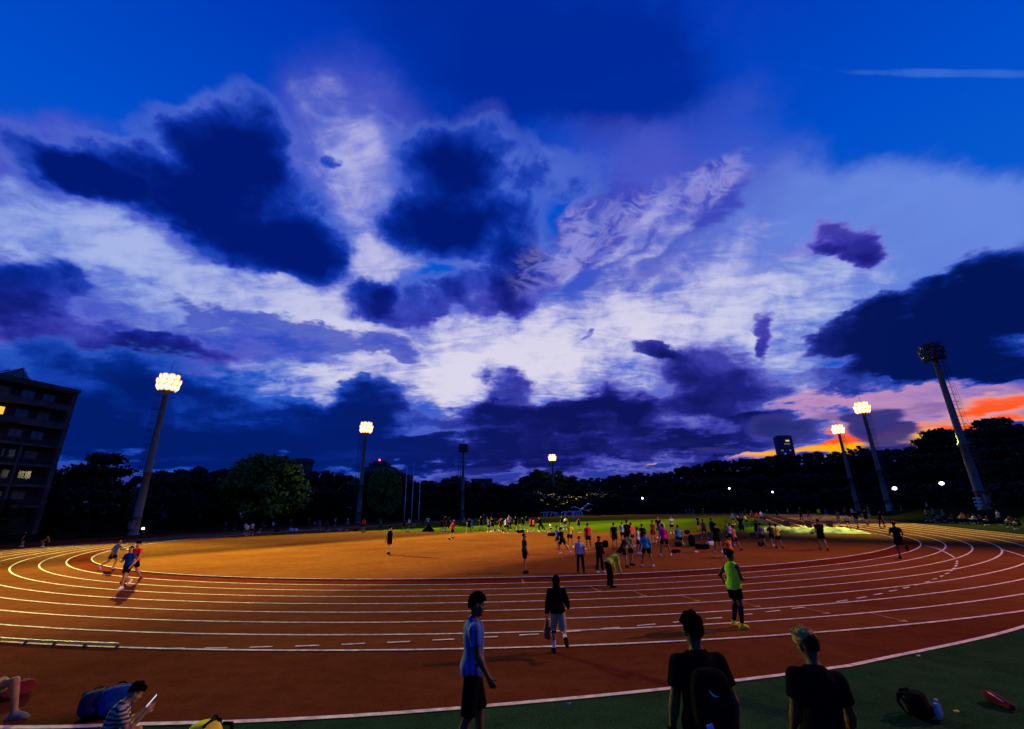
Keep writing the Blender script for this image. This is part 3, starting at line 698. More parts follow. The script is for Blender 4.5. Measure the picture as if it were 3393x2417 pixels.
skyline('far_house', 890, 1058, 44, 250, 'low house roof between the beacon block and the thin posts')
skyline('far_house', 1072, 1066, 44, 260, 'low flat house on the skyline right of the unlit left mast')
skyline('far_house', 348, 1052, 30, 200, 'low house roof just right of the nearest lit mast')
skyline('far_house', 395, 1052, 18, 210, 'narrow house roof between the nearest lit mast and the leafy tree')
# ------------------------------------------------------------------ trees
def leaf_mat(name, c1, c2):
    m = bpy.data.materials.new(name); m.use_nodes = True; nt = m.node_tree; b = nt.nodes['Principled BSDF']
    b.inputs['Roughness'].default_value = .6; b.inputs['Specular IOR Level'].default_value = .25
    tc = nt.nodes.new('ShaderNodeTexCoord'); n = nt.nodes.new('ShaderNodeTexNoise'); n.inputs['Scale'].default_value = 1.3; n.inputs['Detail'].default_value = 3
    oi = nt.nodes.new('ShaderNodeObjectInfo')
    r = nt.nodes.new('ShaderNodeValToRGB'); r.color_ramp.elements[0].color = c1; r.color_ramp.elements[1].color = c2
    r.color_ramp.elements[0].position = .35; r.color_ramp.elements[1].position = .68
    ad = nt.nodes.new('ShaderNodeMath'); ad.operation = 'MULTIPLY_ADD'; ad.inputs[1].default_value = .2
    nt.links.new(tc.outputs['Object'], n.inputs['Vector']); nt.links.new(oi.outputs['Random'], ad.inputs[0]); nt.links.new(n.outputs['Fac'], ad.inputs[2])
    nt.links.new(ad.outputs[0], r.inputs['Fac']); nt.links.new(r.outputs['Color'], b.inputs['Base Color'])
    return m
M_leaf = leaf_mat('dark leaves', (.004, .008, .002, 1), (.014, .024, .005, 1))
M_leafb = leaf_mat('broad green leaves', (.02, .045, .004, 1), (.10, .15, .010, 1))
def crown_mesh(name, seed, H, R, base, nclump, nleaf, ls, m, style='round'):
    """leaf-sized faces gathered in uneven clumps through the crown"""
    rs = np.random.RandomState(seed); V = []; 
    cl = []
    for i in range(nclump):
        for _ in range(40):
            p = rs.uniform(-1, 1, 3)
            if p @ p <= 1 and p @ p > .12: break
        if style == 'tier':
            lev = rs.randint(0, 5); z = base + (H-base)*(.1 + .2*lev); rr = R*(1.05 - .17*lev) * math.sqrt(rs.uniform(.05, 1)); a = rs.uniform(0, 6.28)
            c = np.array([rr*math.cos(a), rr*math.sin(a), z]); s = np.array([R*.30, R*.30, H*.075])
        else:
            c = np.array([p[0]*R, p[1]*R, (base+H)/2 + p[2]*(H-base)/2]); s = np.array([1, 1, .75]) * R * rs.uniform(.2, .38)
            c[2] = min(c[2], H - s[2]*.6)
        cl.append((c, s))
    cs = np.array([c for c, s in cl]); ss_ = np.array([s for c, s in cl])
    N = nclump * nleaf
    idx = np.repeat(np.arange(nclump), nleaf)
    d = rs.normal(size=(N, 3)); d /= np.linalg.norm(d, axis=1)[:, None]
    rad = rs.uniform(.45, 1.08, N)[:, None]
    P = cs[idx] + d * ss_[idx] * rad
    nrm = d * .7 + rs.normal(size=(N, 3)) * .6; nrm[:, 2] += .5; nrm /= np.linalg.norm(nrm, axis=1)[:, None]
    t = np.cross(nrm, rs.normal(size=(N, 3))); t /= np.linalg.norm(t, axis=1)[:, None]; bt = np.cross(nrm, t)
    l = (ls * rs.uniform(.6, 1.3, N))[:, None]; w = l * .55
    Q = np.stack([P - t*l, P - bt*w + nrm*l*.12, P + t*l, P + bt*w + nrm*l*.12], 1).reshape(-1, 3)
    me = bpy.data.meshes.new(name); me.vertices.add(4*N); me.vertices.foreach_set('co', Q.astype(np.float32).ravel())
    me.loops.add(4*N); me.loops.foreach_set('vertex_index', np.arange(4*N, dtype=np.int32))
    me.polygons.add(N); me.polygons.foreach_set('loop_start', np.arange(0, 4*N, 4, dtype=np.int32)); me.update(calc_edges=True); me.validate()
    me.materials.append(m); return me, cl
def trunk_mesh(name, seed, H, base, cl, r=.28):
    rs = random.Random(seed); b = MB(); top = base + (H-base)*.45
    b.tube([(0, 0, -.4), (.05, .02, base*.6), (-.06, .05, base), (.08, -.04, top)], [r*1.5, r, r*.85, r*.4], 8)
    for c, s in cl[:9]:
        z0 = base*.7 + rs.random()*(top-base*.7)
        b.tube([(0, 0, z0), (c[0]*.5, c[1]*.5, (z0+c[2])/2 + .2), tuple(c)], [r*.45, r*.28, r*.08], 5)
    me = bpy.data.meshes.new(name); me.from_pydata(b.v, [], b.f); me.materials.append(M_bark); return me
PRO = []
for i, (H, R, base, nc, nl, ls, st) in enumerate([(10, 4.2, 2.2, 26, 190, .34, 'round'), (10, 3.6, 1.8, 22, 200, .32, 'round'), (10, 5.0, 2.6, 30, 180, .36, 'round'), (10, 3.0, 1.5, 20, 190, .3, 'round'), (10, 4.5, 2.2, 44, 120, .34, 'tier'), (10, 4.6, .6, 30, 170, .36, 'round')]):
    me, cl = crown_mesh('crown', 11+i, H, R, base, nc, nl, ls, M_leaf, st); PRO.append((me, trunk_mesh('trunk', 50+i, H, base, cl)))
bigc, bigcl = crown_mesh('crown', 77, 10, 6.3, 1.6, 64, 150, .40, M_leafb); BIG = (bigc, trunk_mesh('trunk', 78, 10, 1.8, bigcl, .34))
TN = [0]
def tree(x, y, z, h, kind, label, group, wide=1.0, name='tree'):
    pro = BIG if kind == 'big' else PRO[kind]
    e = empty(name, (x, y, z), label, 'tree', group, rz=random.uniform(0, 6.28)); s = h/10.0
    e.scale = (s*wide, s*wide, s)
    for nm, me in (('crown', pro[0]), ('trunk', pro[1])):
        o = bpy.data.objects.new(nm, me); COL.objects.link(o); o.parent = e
    TN[0] += 1; return e
# hill on the right and at the far end: crest follows the skyline, columns fan out over the ground
CREST = [(1120, 1083, 225), (1200, 1047, 235), (1290, 1064, 240), (1400, 1056, 250), (1500, 1046, 260), (1580, 1024, 265), (1640, 1023, 268), (1700, 1016, 270), (1800, 1007, 270), (1860, 1006, 265), (1910, 992, 255), (1960, 997, 245), (2030, 1000, 215), (2070, 964, 185), (2150, 953, 160), (2220, 937, 145), (2300, 945, 132), (2420, 955, 115), (2600, 950, 100)]
hv = []; hf = []; NR = 9
for x, yt, Y in CREST:
    d = ray(x*K, yt*K); mX = d[0]/d[1]; zt = at2(x, yt, Y)[2] - 7.0
    for j in range(NR):
        t = j/(NR-1); yy = Y*(.70 + .34*t); hh = max(0, zt) * (lambda u: u*u*(3-2*u))(min(1, t*1.12)); hv.append((mX*yy, yy, hh - .3*(1-t)))
    yy = Y*1.7; hv.append((mX*yy, yy, max(0, zt)*.8))
nr = NR+1
for i in range(len(CREST)-1):
    for j in range(nr-1): a = i*nr+j; hf.append((a, a+nr, a+nr+1, a+1))
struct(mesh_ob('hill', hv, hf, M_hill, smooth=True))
def interp(tab, x, k):
    for a, b in zip(tab, tab[1:]):
        if a[0] <= x <= b[0]: t = (x-a[0])/(b[0]-a[0]); return a[k] + (b[k]-a[k])*t
    return tab[0][k] if x < tab[0][0] else tab[-1][k]
random.seed(21)
G_hill = 'trees on the dark hill'; G_left = 'trees behind the left straight'; G_far = 'trees at the far end'
L_hill = 'dark leafy tree on the wooded hill behind the track'
x = 1130.0
while x < 2480:
    Y = interp(CREST, x, 2); yt = interp(CREST, x, 1) + random.uniform(-1, 6)
    p = at2(x, yt, Y); zc = at2(x, interp(CREST, x, 1), Y)[2] - 8.5
    zb = max(0, zc); h = p[2] - zb + .3
    tree(p[0], Y, zb - .3, h, random.choice([0, 1, 2, 3, 0, 2]), L_hill, G_hill, random.uniform(.85, 1.25))
    x += 3.9*978/Y * (1 + (abs(x-1140)/978)**2)**.5 * random.uniform(.8, 1.25)
for row, (fr, hs) in enumerate(((.92, 9.5), (.82, 9), (.73, 8))):
    x = 1150.0 + row*17
    while x < 2480:
        Y = interp(CREST, x, 2)*fr; t = (fr-.70)/.34
        u = min(1, max(0, t)*1.12); zc = max(0, at2(x, interp(CREST, x, 1), interp(CREST, x, 2))[2] - 8.5) * u*u*(3-2*u)
        d = ray(x*K, 1000*K); X = d[0]/d[1]*Y
        tree(X, Y, zc - .4, hs*random.uniform(.75, 1.15), random.choice([0, 1, 2, 5, 5]), L_hill, G_hill, random.uniform(1.0, 1.4))
        x += 6.2*978/Y * (1 + (abs(x-1140)/978)**2)**.5 * random.uniform(.8, 1.2)
LEFT = [(-260, 1050, 66), (-150, 1050, 74), (0, 1050, 82), (60, 1046, 88), (130, 1034, 94), (180, 1036, 98), (300, 1056, 104), (350, 1060, 112), (430, 1044, 124), (490, 1038, 135), (560, 1028, 148), (690, 1043, 155), (730, 1047, 155), (770, 1050, 160), (800, 1062, 165), (880, 1048, 170), (900, 1068, 180), (960, 1064, 190), (1010, 1064, 200), (1060, 1070, 210), (1130, 1080, 220), (1160, 1066, 225)]
L_left = 'dark leafy tree behind the left straight, in shadow'
x = -260.0
while x < 1150:
    Y = interp(LEFT, x, 2); p = at2(x, interp(LEFT, x, 1) + random.uniform(-3, 5), Y)
    if not (490 < x < 700 and False):
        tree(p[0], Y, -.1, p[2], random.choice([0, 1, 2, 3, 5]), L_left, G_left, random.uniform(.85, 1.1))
    x += 4.6*978/Y * (1 + (abs(x-1140)/978)**2)**.5 * random.uniform(.8, 1.2)
x = -280.0
while x < 1160:
    Y = interp(LEFT, x, 2)*.93; d = ray(x*K, 1000*K)
    tree(d[0]/d[1]*Y, Y, -.1, interp(LEFT, x, 2)*.074*random.uniform(.8, 1.05), 5, 'low dense dark tree in front of the taller trees behind the left straight', G_left, random.uniform(1.0, 1.3))
    x += 4.3*978/Y * (1 + (abs(x-1140)/978)**2)**.5 * random.uniform(.8, 1.2)
# individual trees with a look of their own
p = at2(600, 1019, 128); tree(p[0], 128, -.1, p[2], 'big', 'large leafy tree with lit yellow-green leaves on the left', None, .92)
p = at2(235, 1008, 92); tree(p[0], 92, -.1, p[2], 4, 'flat-tiered tree rising between the apartment block and the nearest lit mast', None, 1.0)
p = at2(858, 1046, 150); tree(p[0], 150, -.1, p[2], 'big', 'rounded green tree right of the second lit mast', None, .5)
p = at2(1205, 1044, 222); tree(p[0], 222, 4, p[2]-4, 3, 'round-headed tree just left of the distant lit mast', None, .9)
p = at2(1248, 1046, 222); tree(p[0], 222, 4, p[2]-4, 1, 'round-headed tree just right of the distant lit mast', None, .9)
p = at2(2205, 931, 128); tree(p[0], 128, 8, p[2]-8, 4, 'ragged tall tree with layered boughs against the orange sky at the right edge', None, 1.1)
p = at2(2075, 957, 150); tree(p[0], 150, 9, p[2]-9, 4, 'layered tree left of the large unlit mast against the sunset', None, 1.2)
# ------------------------------------------------------------------ implicit surfaces for bodies and clothes
class Field:
    def __init__(s, lo, hi, h):
        s.lo = np.array(lo, float); s.h = h
        s.n = np.ceil((np.array(hi) - s.lo) / h).astype(int) + 1
        s.F = np.full(s.n, 1.0, np.float32)
    def sub(s, lo, hi):
        a = np.clip(np.floor((np.array(lo) - s.lo)/s.h).astype(int), 0, s.n); b = np.clip(np.ceil((np.array(hi) - s.lo)/s.h).astype(int) + 1, 0, s.n)
        if (b <= a).any(): return None
        ax = [s.lo[i] + s.h*np.arange(a[i], b[i]) for i in range(3)]
        return tuple(slice(a[i], b[i]) for i in range(3)), np.stack(np.meshgrid(*ax, indexing='ij'), -1)
    def add(s, d, sl, k):
        o = s.F[sl]
        if k > 0:
            hh = np.maximum(k - np.abs(o - d), 0) / k; s.F[sl] = np.minimum(o, d) - hh*hh*k*.25
        else: s.F[sl] = np.minimum(o, d)
    def cone(s, a, b, r1, r2, k=.02):
        a = np.array(a, float); b = np.array(b, float); R = max(r1, r2) + max(k, s.h)*2 + .01
        q = s.sub(np.minimum(a, b) - R, np.maximum(a, b) + R)
        if q is None: return
        sl, p = q; ba = b - a; t = np.clip(((p - a) @ ba) / (ba @ ba + 1e-12), 0, 1)
        s.add(np.linalg.norm(p - a - t[..., None]*ba, axis=-1) - (r1 + (r2-r1)*t), sl, k)
    def ell(s, c, r, M=None, k=.02):
        c = np.array(c, float); r = np.array(r, float); R = r.max() + max(k, s.h)*2 + .01
        q = s.sub(c - R, c + R)
        if q is None: return
        sl, p = q; p = p - c
        if M is not None: p = p @ M        # columns of M are the local axes
        k0 = np.linalg.norm(p / r, axis=-1); k1 = np.linalg.norm(p / (r*r), axis=-1) + 1e-9
        s.add(k0*(k0-1)/k1, sl, k)
    def pts(s):
        ax = [s.lo[i] + s.h*np.arange(s.n[i]) for i in range(3)]
        return np.stack(np.meshgrid(*ax, indexing='ij'), -1)
    def cut(s, d): s.F = np.maximum(s.F, d.astype(np.float32))
    def mesh(s):
        F = s.F; n = s.n; ins = F < 0
        c = np.zeros(tuple(n-1), np.int8)
        for dx in (0, 1):
            for dy in (0, 1):
                for dz in (0, 1): c += ins[dx:n[0]-1+dx, dy:n[1]-1+dy, dz:n[2]-1+dz]
        act = (c > 0) & (c < 8); ids = np.full(act.shape, -1, np.int64); I = np.argwhere(act); ids[act] = np.arange(len(I))
        acc = np.zeros((len(I), 3)); cnt = np.zeros(len(I))
        corner = [(x, y, z) for x in (0, 1) for y in (0, 1) for z in (0, 1)]
        for a in corner:
            for axx in range(3):
                if a[axx] == 0:
                    b = list(a); b[axx] = 1
                    fa = F[I[:, 0]+a[0], I[:, 1]+a[1], I[:, 2]+a[2]]; fb = F[I[:, 0]+b[0], I[:, 1]+b[1], I[:, 2]+b[2]]
                    mk = (fa < 0) != (fb < 0); t = np.where(mk, fa / np.where(fa == fb, 1, fa - fb), 0)
                    P = np.tile(np.array(a, float), (len(I), 1)); P[:, axx] = t
                    acc[mk] += P[mk]; cnt[mk] += 1
        V = s.lo + s.h * (I + acc / np.maximum(cnt, 1)[:, None])
        Q = []
        for axx in range(3):
            u, w = [(1, 2), (2, 0), (0, 1)][axx]
            sl0 = [slice(1, n[i]-1) for i in range(3)]; sl1 = list(sl0); sl0[axx] = slice(0, n[axx]-1); sl1[axx] = slice(1, n[axx])
            A = ins[tuple(sl0)]; B = ins[tuple(sl1)]; E = np.argwhere(A != B)
            if not len(E): continue
            flip = A[A != B] if False else A[tuple(E.T)]
            off = np.array([1, 1, 1]); off[axx] = 0; E = E + off
            def idc(du, dw):
                e = E.copy(); e[:, u] -= du; e[:, w] -= dw; return ids[e[:, 0], e[:, 1], e[:, 2]]
            q = np.stack([idc(1, 1), idc(0, 1), idc(0, 0), idc(1, 0)], 1)
            q[~flip] = q[~flip][:, ::-1]; Q.append(q)
        return V, (np.concatenate(Q) if Q else np.zeros((0, 4), int))
def np_mesh(name, V, Q):
    me = bpy.data.meshes.new(name); n = len(Q)
    me.vertices.add(len(V)); me.vertices.foreach_set('co', V.astype(np.float32).ravel())
    me.loops.add(4*n); me.loops.foreach_set('vertex_index', Q.astype(np.int32).ravel())
    me.polygons.add(n); me.polygons.foreach_set('loop_start', np.arange(0, 4*n, 4, dtype=np.int32))
    me.polygons.foreach_set('use_smooth', np.ones(n, bool)); me.update(calc_edges=True); me.validate(); return me

# ------------------------------------------------------------------ skeleton
def rad(a): return math.radians(a)
def skeleton(p):
    """joints of a 1.74 m figure facing +y. angles in degrees"""
    J = {}; ln = rad(p.get('lean', 0)); sd = rad(p.get('side', 0))
    u = np.array([math.sin(sd), math.sin(ln)*math.cos(sd), math.cos(ln)*math.cos(sd)]); f = np.array([0, math.cos(ln), -math.sin(ln)])
    x = np.cross(f, u); x /= np.linalg.norm(x); tw = rad(p.get('twist', 0)); xs = x*math.cos(tw) + f*math.sin(tw)
    P = np.array([0, 0, .93]); J['u'], J['f'], J['x'] = u, f, x
    J['pel'] = P; J['chest'] = P + .30*u; J['neck'] = P + .51*u - .012*f; sh = p.get('shrug', 0)
    hp = rad(p.get('head', 0)) + ln*.55; ht = rad(p.get('turn', 0))
    hu = np.array([math.sin(sd)*.5, math.sin(hp), math.cos(hp)]); hf = np.array([math.sin(ht)*1.0, math.cos(hp)*math.cos(ht), -math.sin(hp)]); hf -= hu*(hf @ hu); hf /= np.linalg.norm(hf); hu /= np.linalg.norm(hu)
    J['head'] = J['neck'] + .175*hu + .02*hf; J['hu'], J['hf'], J['hx'] = hu, hf, np.cross(hf, hu)
    for s, nm in ((-1, 'l'), (1, 'r')):
        J['sh'+nm] = P + (.445+sh)*u + s*.172*xs; J['hip'+nm] = P + s*.088*x - .03*u
        th, ab, kn = p.get('leg'+nm, (3, 3, 4)); tha, aba = rad(th), rad(ab)
        d1 = np.array([s*math.sin(aba), math.sin(tha)*math.cos(aba), -math.cos(tha)*math.cos(aba)])
        sa = rad(th - kn); d2 = np.array([s*math.sin(aba*p.get('shin', .8)), math.sin(sa), -math.cos(sa)]); d2 /= np.linalg.norm(d2)
        kne = J['hip'+nm] + .44*d1; ank = kne + .43*d2; J['kn'+nm], J['an'+nm] = kne, ank
        fp = p.get('foot'+nm, None)
        fa = rad(fp) if fp is not None else (sa*.75 if sa < -.35 else 0.0)
        fd = np.array([s*.18, math.cos(fa), math.sin(fa)]); fd /= np.linalg.norm(fd)
        dn = np.array([0, math.sin(fa), -math.cos(fa)]); J['heel'+nm] = ank - .05*fd + .055*dn; J['toe'+nm] = ank + .165*fd + .06*dn; J['ball'+nm] = ank + .11*fd + .05*dn
        sw, aab, el = p.get('arm'+nm, (4, 10, 14)); swa, ab2 = rad(sw), rad(aab); inn = rad(p.get('in'+nm, 0))
        e1 = np.array([s*math.sin(ab2), math.sin(swa)*math.cos(ab2), -math.cos(swa)*math.cos(ab2)])
        ea = rad(sw + el); ab3 = ab2*.5 - inn
        e2 = np.array([s*math.sin(ab3), math.sin(ea)*math.cos(ab3), -math.cos(ea)*math.cos(ab3)])
        if p.get('straight'+nm): e2 = e1
        # arms hang from a leaning torso
        J['el'+nm] = J['sh'+nm] + .29*e1; J['wr'+nm] = J['el'+nm] + .25*e2; J['hd'+nm] = e2 / np.linalg.norm(e2)
    if 'rot' in p:                                # whole-body pitch (lying)
        a = rad(p['rot']); Rm = np.array([[1, 0, 0], [0, math.cos(a), -math.sin(a)], [0, math.sin(a), math.cos(a)]])
        for k in J: J[k] = Rm @ J[k]
    zs = [J[k][2] - .025 for k in ('heell', 'heelr', 'toel', 'toer')] + [J['pel'][2] - .11, J['wrl'][2]-.1, J['wrr'][2]-.1, J['chest'][2] - .12]
    dz = -min(zs)
    for k in J:
        if k not in ('u', 'f', 'x', 'hu', 'hf', 'hx', 'hdl', 'hdr'): J[k] = J[k] + np.array([0, 0, dz])
    return J
def bounds(J):
    P = np.array([J[k] for k in J if k not in ('u', 'f', 'x', 'hu', 'hf', 'hx', 'hdl', 'hdr')]); return P.min(0) - .24, P.max(0) + .26
def torso(F, J, g=0.0, k=.05):
    u, f, x = J['u'], J['f'], J['x']; M = np.stack([x, f, u], 1)
    F.ell(J['pel'] + .02*u, np.array([.158, .112, .13]) + g, M, k)
    F.ell(J['pel'] + .17*u + .008*f, np.array([.138, .098, .17]) + g, M, k)
    F.ell(J['chest'] + .05*u, np.array([.162, .108, .17]) + g, M, k)
    F.cone(J['shl'] - .014*u, J['shr'] - .014*u, .050 + g*.7, .050 + g*.7, k)
    F.cone(J['chest'] + .15*u - .01*f, J['neck'] + .0*u, .085 + g*.7, .058 + g*.6, k)
def calf(F, J, nm, g=0.0):
    kn, an = J['kn'+nm], J['an'+nm]; d = (kn - an); d = d/np.linalg.norm(d); cf = kn - d*.12; bk = np.cross(d, J['x']); bk = bk if bk @ J['f'] < 0 else -bk
    F.ell(cf + bk*.016, (.046 + g, .05 + g, .11 + g), np.stack([J['x'], np.cross(d, J['x']), d], 1) if abs(d @ J['x']) < .3 else None, .03)
def build_body(J, h, hands=False, face=False, k=.03, belly=0):
    F = Field(*bounds(J), h); torso(F, J); hu, hf, hx = J['hu'], J['hf'], J['hx']; M = np.stack([hx, hf, hu], 1)
    F.cone(J['neck'] - .03*J['u'], J['head'] - .06*hu - .01*hf, .055, .052, .03)
    F.ell(J['head'] + .028*hu - .008*hf, (.076, .097, .093), M, .03); F.ell(J['head'] - .04*hu + .022*hf, (.060, .072, .080), M, .03)
    if face:
        c = J['head']
        F.cone(c + .02*hu + .086*hf, c - .022*hu + .108*hf, .009, .014, .012)                     # nose
        F.cone(c - .022*hu + .098*hf - .012*hx, c - .022*hu + .098*hf + .012*hx, .009, .009, .01)
        F.cone(c + .034*hu + .082*hf - .036*hx, c + .034*hu + .082*hf + .036*hx, .011, .011, .012)  # brow
        F.cone(c - .055*hu + .083*hf - .020*hx, c - .055*hu + .083*hf + .020*hx, .010, .010, .012)  # lips
        F.ell(c - .095*hu + .070*hf, (.026, .022, .022), M, .02)                                   # chin
        for s in (-1, 1):
            F.ell(c + .02*hu + .060*hf + s*.034*hx, (.018, .02, .012), M, .012)
            F.cone(c + .022*hu - .008*hf + s*.074*hx, c - .026*hu - .004*hf + s*.072*hx, .017, .010, .01)   # ear
            F.ell(c - .025*hu + .055*hf + s*.045*hx, (.024, .026, .022), M, .02)
    for s, nm in ((-1, 'l'), (1, 'r')):
        hip, kn, an = J['hip'+nm], J['kn'+nm], J['an'+nm]
        F.cone(hip, kn, .083, .054, k); d = (kn - an); d = d/np.linalg.norm(d)
        F.cone(kn, an, .050, .036, k); cf = kn - d*.12; bk = np.cross(d, J['x']); bk = bk if bk @ J['f'] < 0 else -bk
        F.ell(cf + bk*.016, (.046, .05, .11), np.stack([J['x'], np.cross(d, J['x']), d], 1) if abs(d @ J['x']) < .3 else None, .03)
        F.cone(an, J['ball'+nm], .036, .034, .02); F.cone(J['heel'+nm], J['ball'+nm], .032, .035, .02); F.cone(J['ball'+nm], J['toe'+nm], .034, .024, .02)
        sh, el, wr, hd = J['sh'+nm], J['el'+nm], J['wr'+nm], J['hd'+nm]
        F.cone(sh, el, .052, .040, k); F.cone(el, wr, .040, .027, .02); F.ell(el + (wr-el)*.25, (.042, .042, .06), None, .02) if hands else None
        # palm and fingers
        side = J['x']*s; fl = np.cross(hd, side); fl /= np.linalg.norm(fl); side = np.cross(fl, hd); fwd = fl if fl @ J['f'] > 0 else -fl
        if hands:
            pal = wr + hd*.085; inw = -J['x']*s; inw = inw - hd*(inw @ hd); inw /= np.linalg.norm(inw); fwd = fwd - hd*(fwd@hd) - inw*(fwd@inw); fwd /= np.linalg.norm(fwd)
            for t in (-1, -.33, .33, 1): F.cone(wr + hd*.02 + fwd*t*.012, pal + fwd*t*.027, .018, .014, .014)
            for t, L_, c in ((1, .072, 12), (.33, .08, 20), (-.33, .075, 28), (-1, .058, 36)):
                b0 = pal + fwd*t*.028; a = rad(c); d1 = hd*math.cos(a) + inw*math.sin(a) + fwd*t*.06; b1 = b0 + d1*L_*.5
                a2 = rad(c*2.3); d2 = hd*math.cos(a2) + inw*math.sin(a2) + fwd*t*.03; b2 = b1 + d2*L_*.5
                F.cone(b0, b1, .0095, .0088, .006); F.cone(b1, b2, .0088, .0072, .004)
            t0 = wr + hd*.035 + fwd*.022; t1 = t0 + (fwd*.75 + hd*.6 + inw*.25)*.045; t2 = t1 + (hd*.85 + fwd*.35 + inw*.3)*.035
            F.cone(t0, t1, .015, .011, .01); F.cone(t1, t2, .011, .009, .006)
        else:
            F.cone(wr, wr + hd*.09, .028, .034, .02); F.cone(wr + hd*.09, wr + hd*.16 + fwd*.01, .032, .016, .015); F.cone(wr + hd*.04, wr + hd*.09 + fwd*.045, .014, .011, .01)
    return F
def build_top(J, h, kind, loose=.018, long_=.0):
    F = Field(*bounds(J), h); torso(F, J, loose, .045); u = J['u']
    # skirt of the shirt hangs past the hips
    F.ell(J['pel'] + (.0-long_)*u, np.array([.162, .122, .13]) + loose, np.stack([J['x'], J['f'], u], 1), .05)
    p = F.pts()
    F.cut(-((p - J['pel']) @ u) - .085 - long_)
    if kind != 'singlet':
        G = Field(*bounds(J), h)
        for nm in 'lr':
            sh, el, wr = J['sh'+nm], J['el'+nm], J['wr'+nm]
            if kind == 'tee': G.cone(sh, el, .056 + loose*.6, .052 + loose*.9, .03)
            else:
                G.cone(sh, el, .056 + loose*.6, .050 + loose*.7, .03); G.cone(el, wr - (wr-el)*.05, .048 + loose*.7, .036 + loose*.7, .02)
        if kind == 'tee':
            for nm in 'lr':
                sh, el = J['sh'+nm], J['el'+nm]; d = (el-sh)/np.linalg.norm(el-sh); s_ = -1 if nm == 'l' else 1
                t = (p - sh) @ d; mine = np.linalg.norm(p - J['sh'+nm], axis=-1) < np.linalg.norm(p - J['sh'+('r' if nm == 'l' else 'l')], axis=-1)
                G.F = np.where(mine, np.maximum(G.F, (t - .175).astype(np.float32)), G.F)
        k = .03; hh = np.maximum(k - np.abs(F.F - G.F), 0)/k; F.F = np.minimum(F.F, G.F) - hh*hh*k*.25
    F.cut(.074 - np.linalg.norm(p - J['neck'] - .045*u - .02*J['f'], axis=-1))
    if kind == 'singlet':
        for nm in 'lr':
            sh = J['sh'+nm]; F.cut(.086 - np.linalg.norm(p - sh - (sh-J['neck'])*.12, axis=-1))
    return F
def build_bottom(J, h, kind, loose=.02):
    F = Field(*bounds(J), h); u = J['u']; M = np.stack([J['x'], J['f'], u], 1)
    F.ell(J['pel'] + .0*u, np.array([.158, .115, .13]) + loose*.7, M, .05)
    for s, nm in ((-1, 'l'), (1, 'r')):
        hip, kn, an = J['hip'+nm], J['kn'+nm], J['an'+nm]
        if kind == 'trousers':
            F.cone(hip, kn, .086 + loose*.6, .060 + loose*.5, .03); F.cone(kn, an + (kn-an)*.06, .060 + loose*.5, .050 + loose*.5, .03); calf(F, J, nm, .010 + loose*.5)
        else:
            fr = {'shorts': .66, 'long_shorts': 1.0}[kind]; F.cone(hip, hip + (kn-hip)*fr, .088 + loose*.8, (.086 if kind == 'shorts' else .074) + loose, .03)
    p = F.pts(); F.cut(((p - J['pel']) @ u) - .115)
    if kind != 'trousers':
        for nm in 'lr':
            hip, kn = J['hip'+nm], J['kn'+nm]; d = (kn-hip)/np.linalg.norm(kn-hip); t = (p - hip) @ d; lim = {'shorts': .66, 'long_shorts': 1.0}[kind]*.44
            near = np.linalg.norm(p - hip - np.clip(t, 0, .6)[..., None]*d, axis=-1) < .16
            F.F = np.where(near & (t > lim - .02), np.maximum(F.F, t - lim), F.F)
    return F
def build_shoe(J, nm, h):
    a, b, c = J['heel'+nm], J['ball'+nm], J['toe'+nm]; P = np.array([a, b, c, J['an'+nm]]); F = Field(P.min(0) - .1, P.max(0) + .1, h)
    F.cone(J['an'+nm] + np.array([0, 0, .0]), a, .044, .040, .02); F.cone(a, b, .041, .046, .02); F.cone(b, c, .045, .034, .02); F.cone(J['an'+nm], b, .044, .04, .03)
    return F
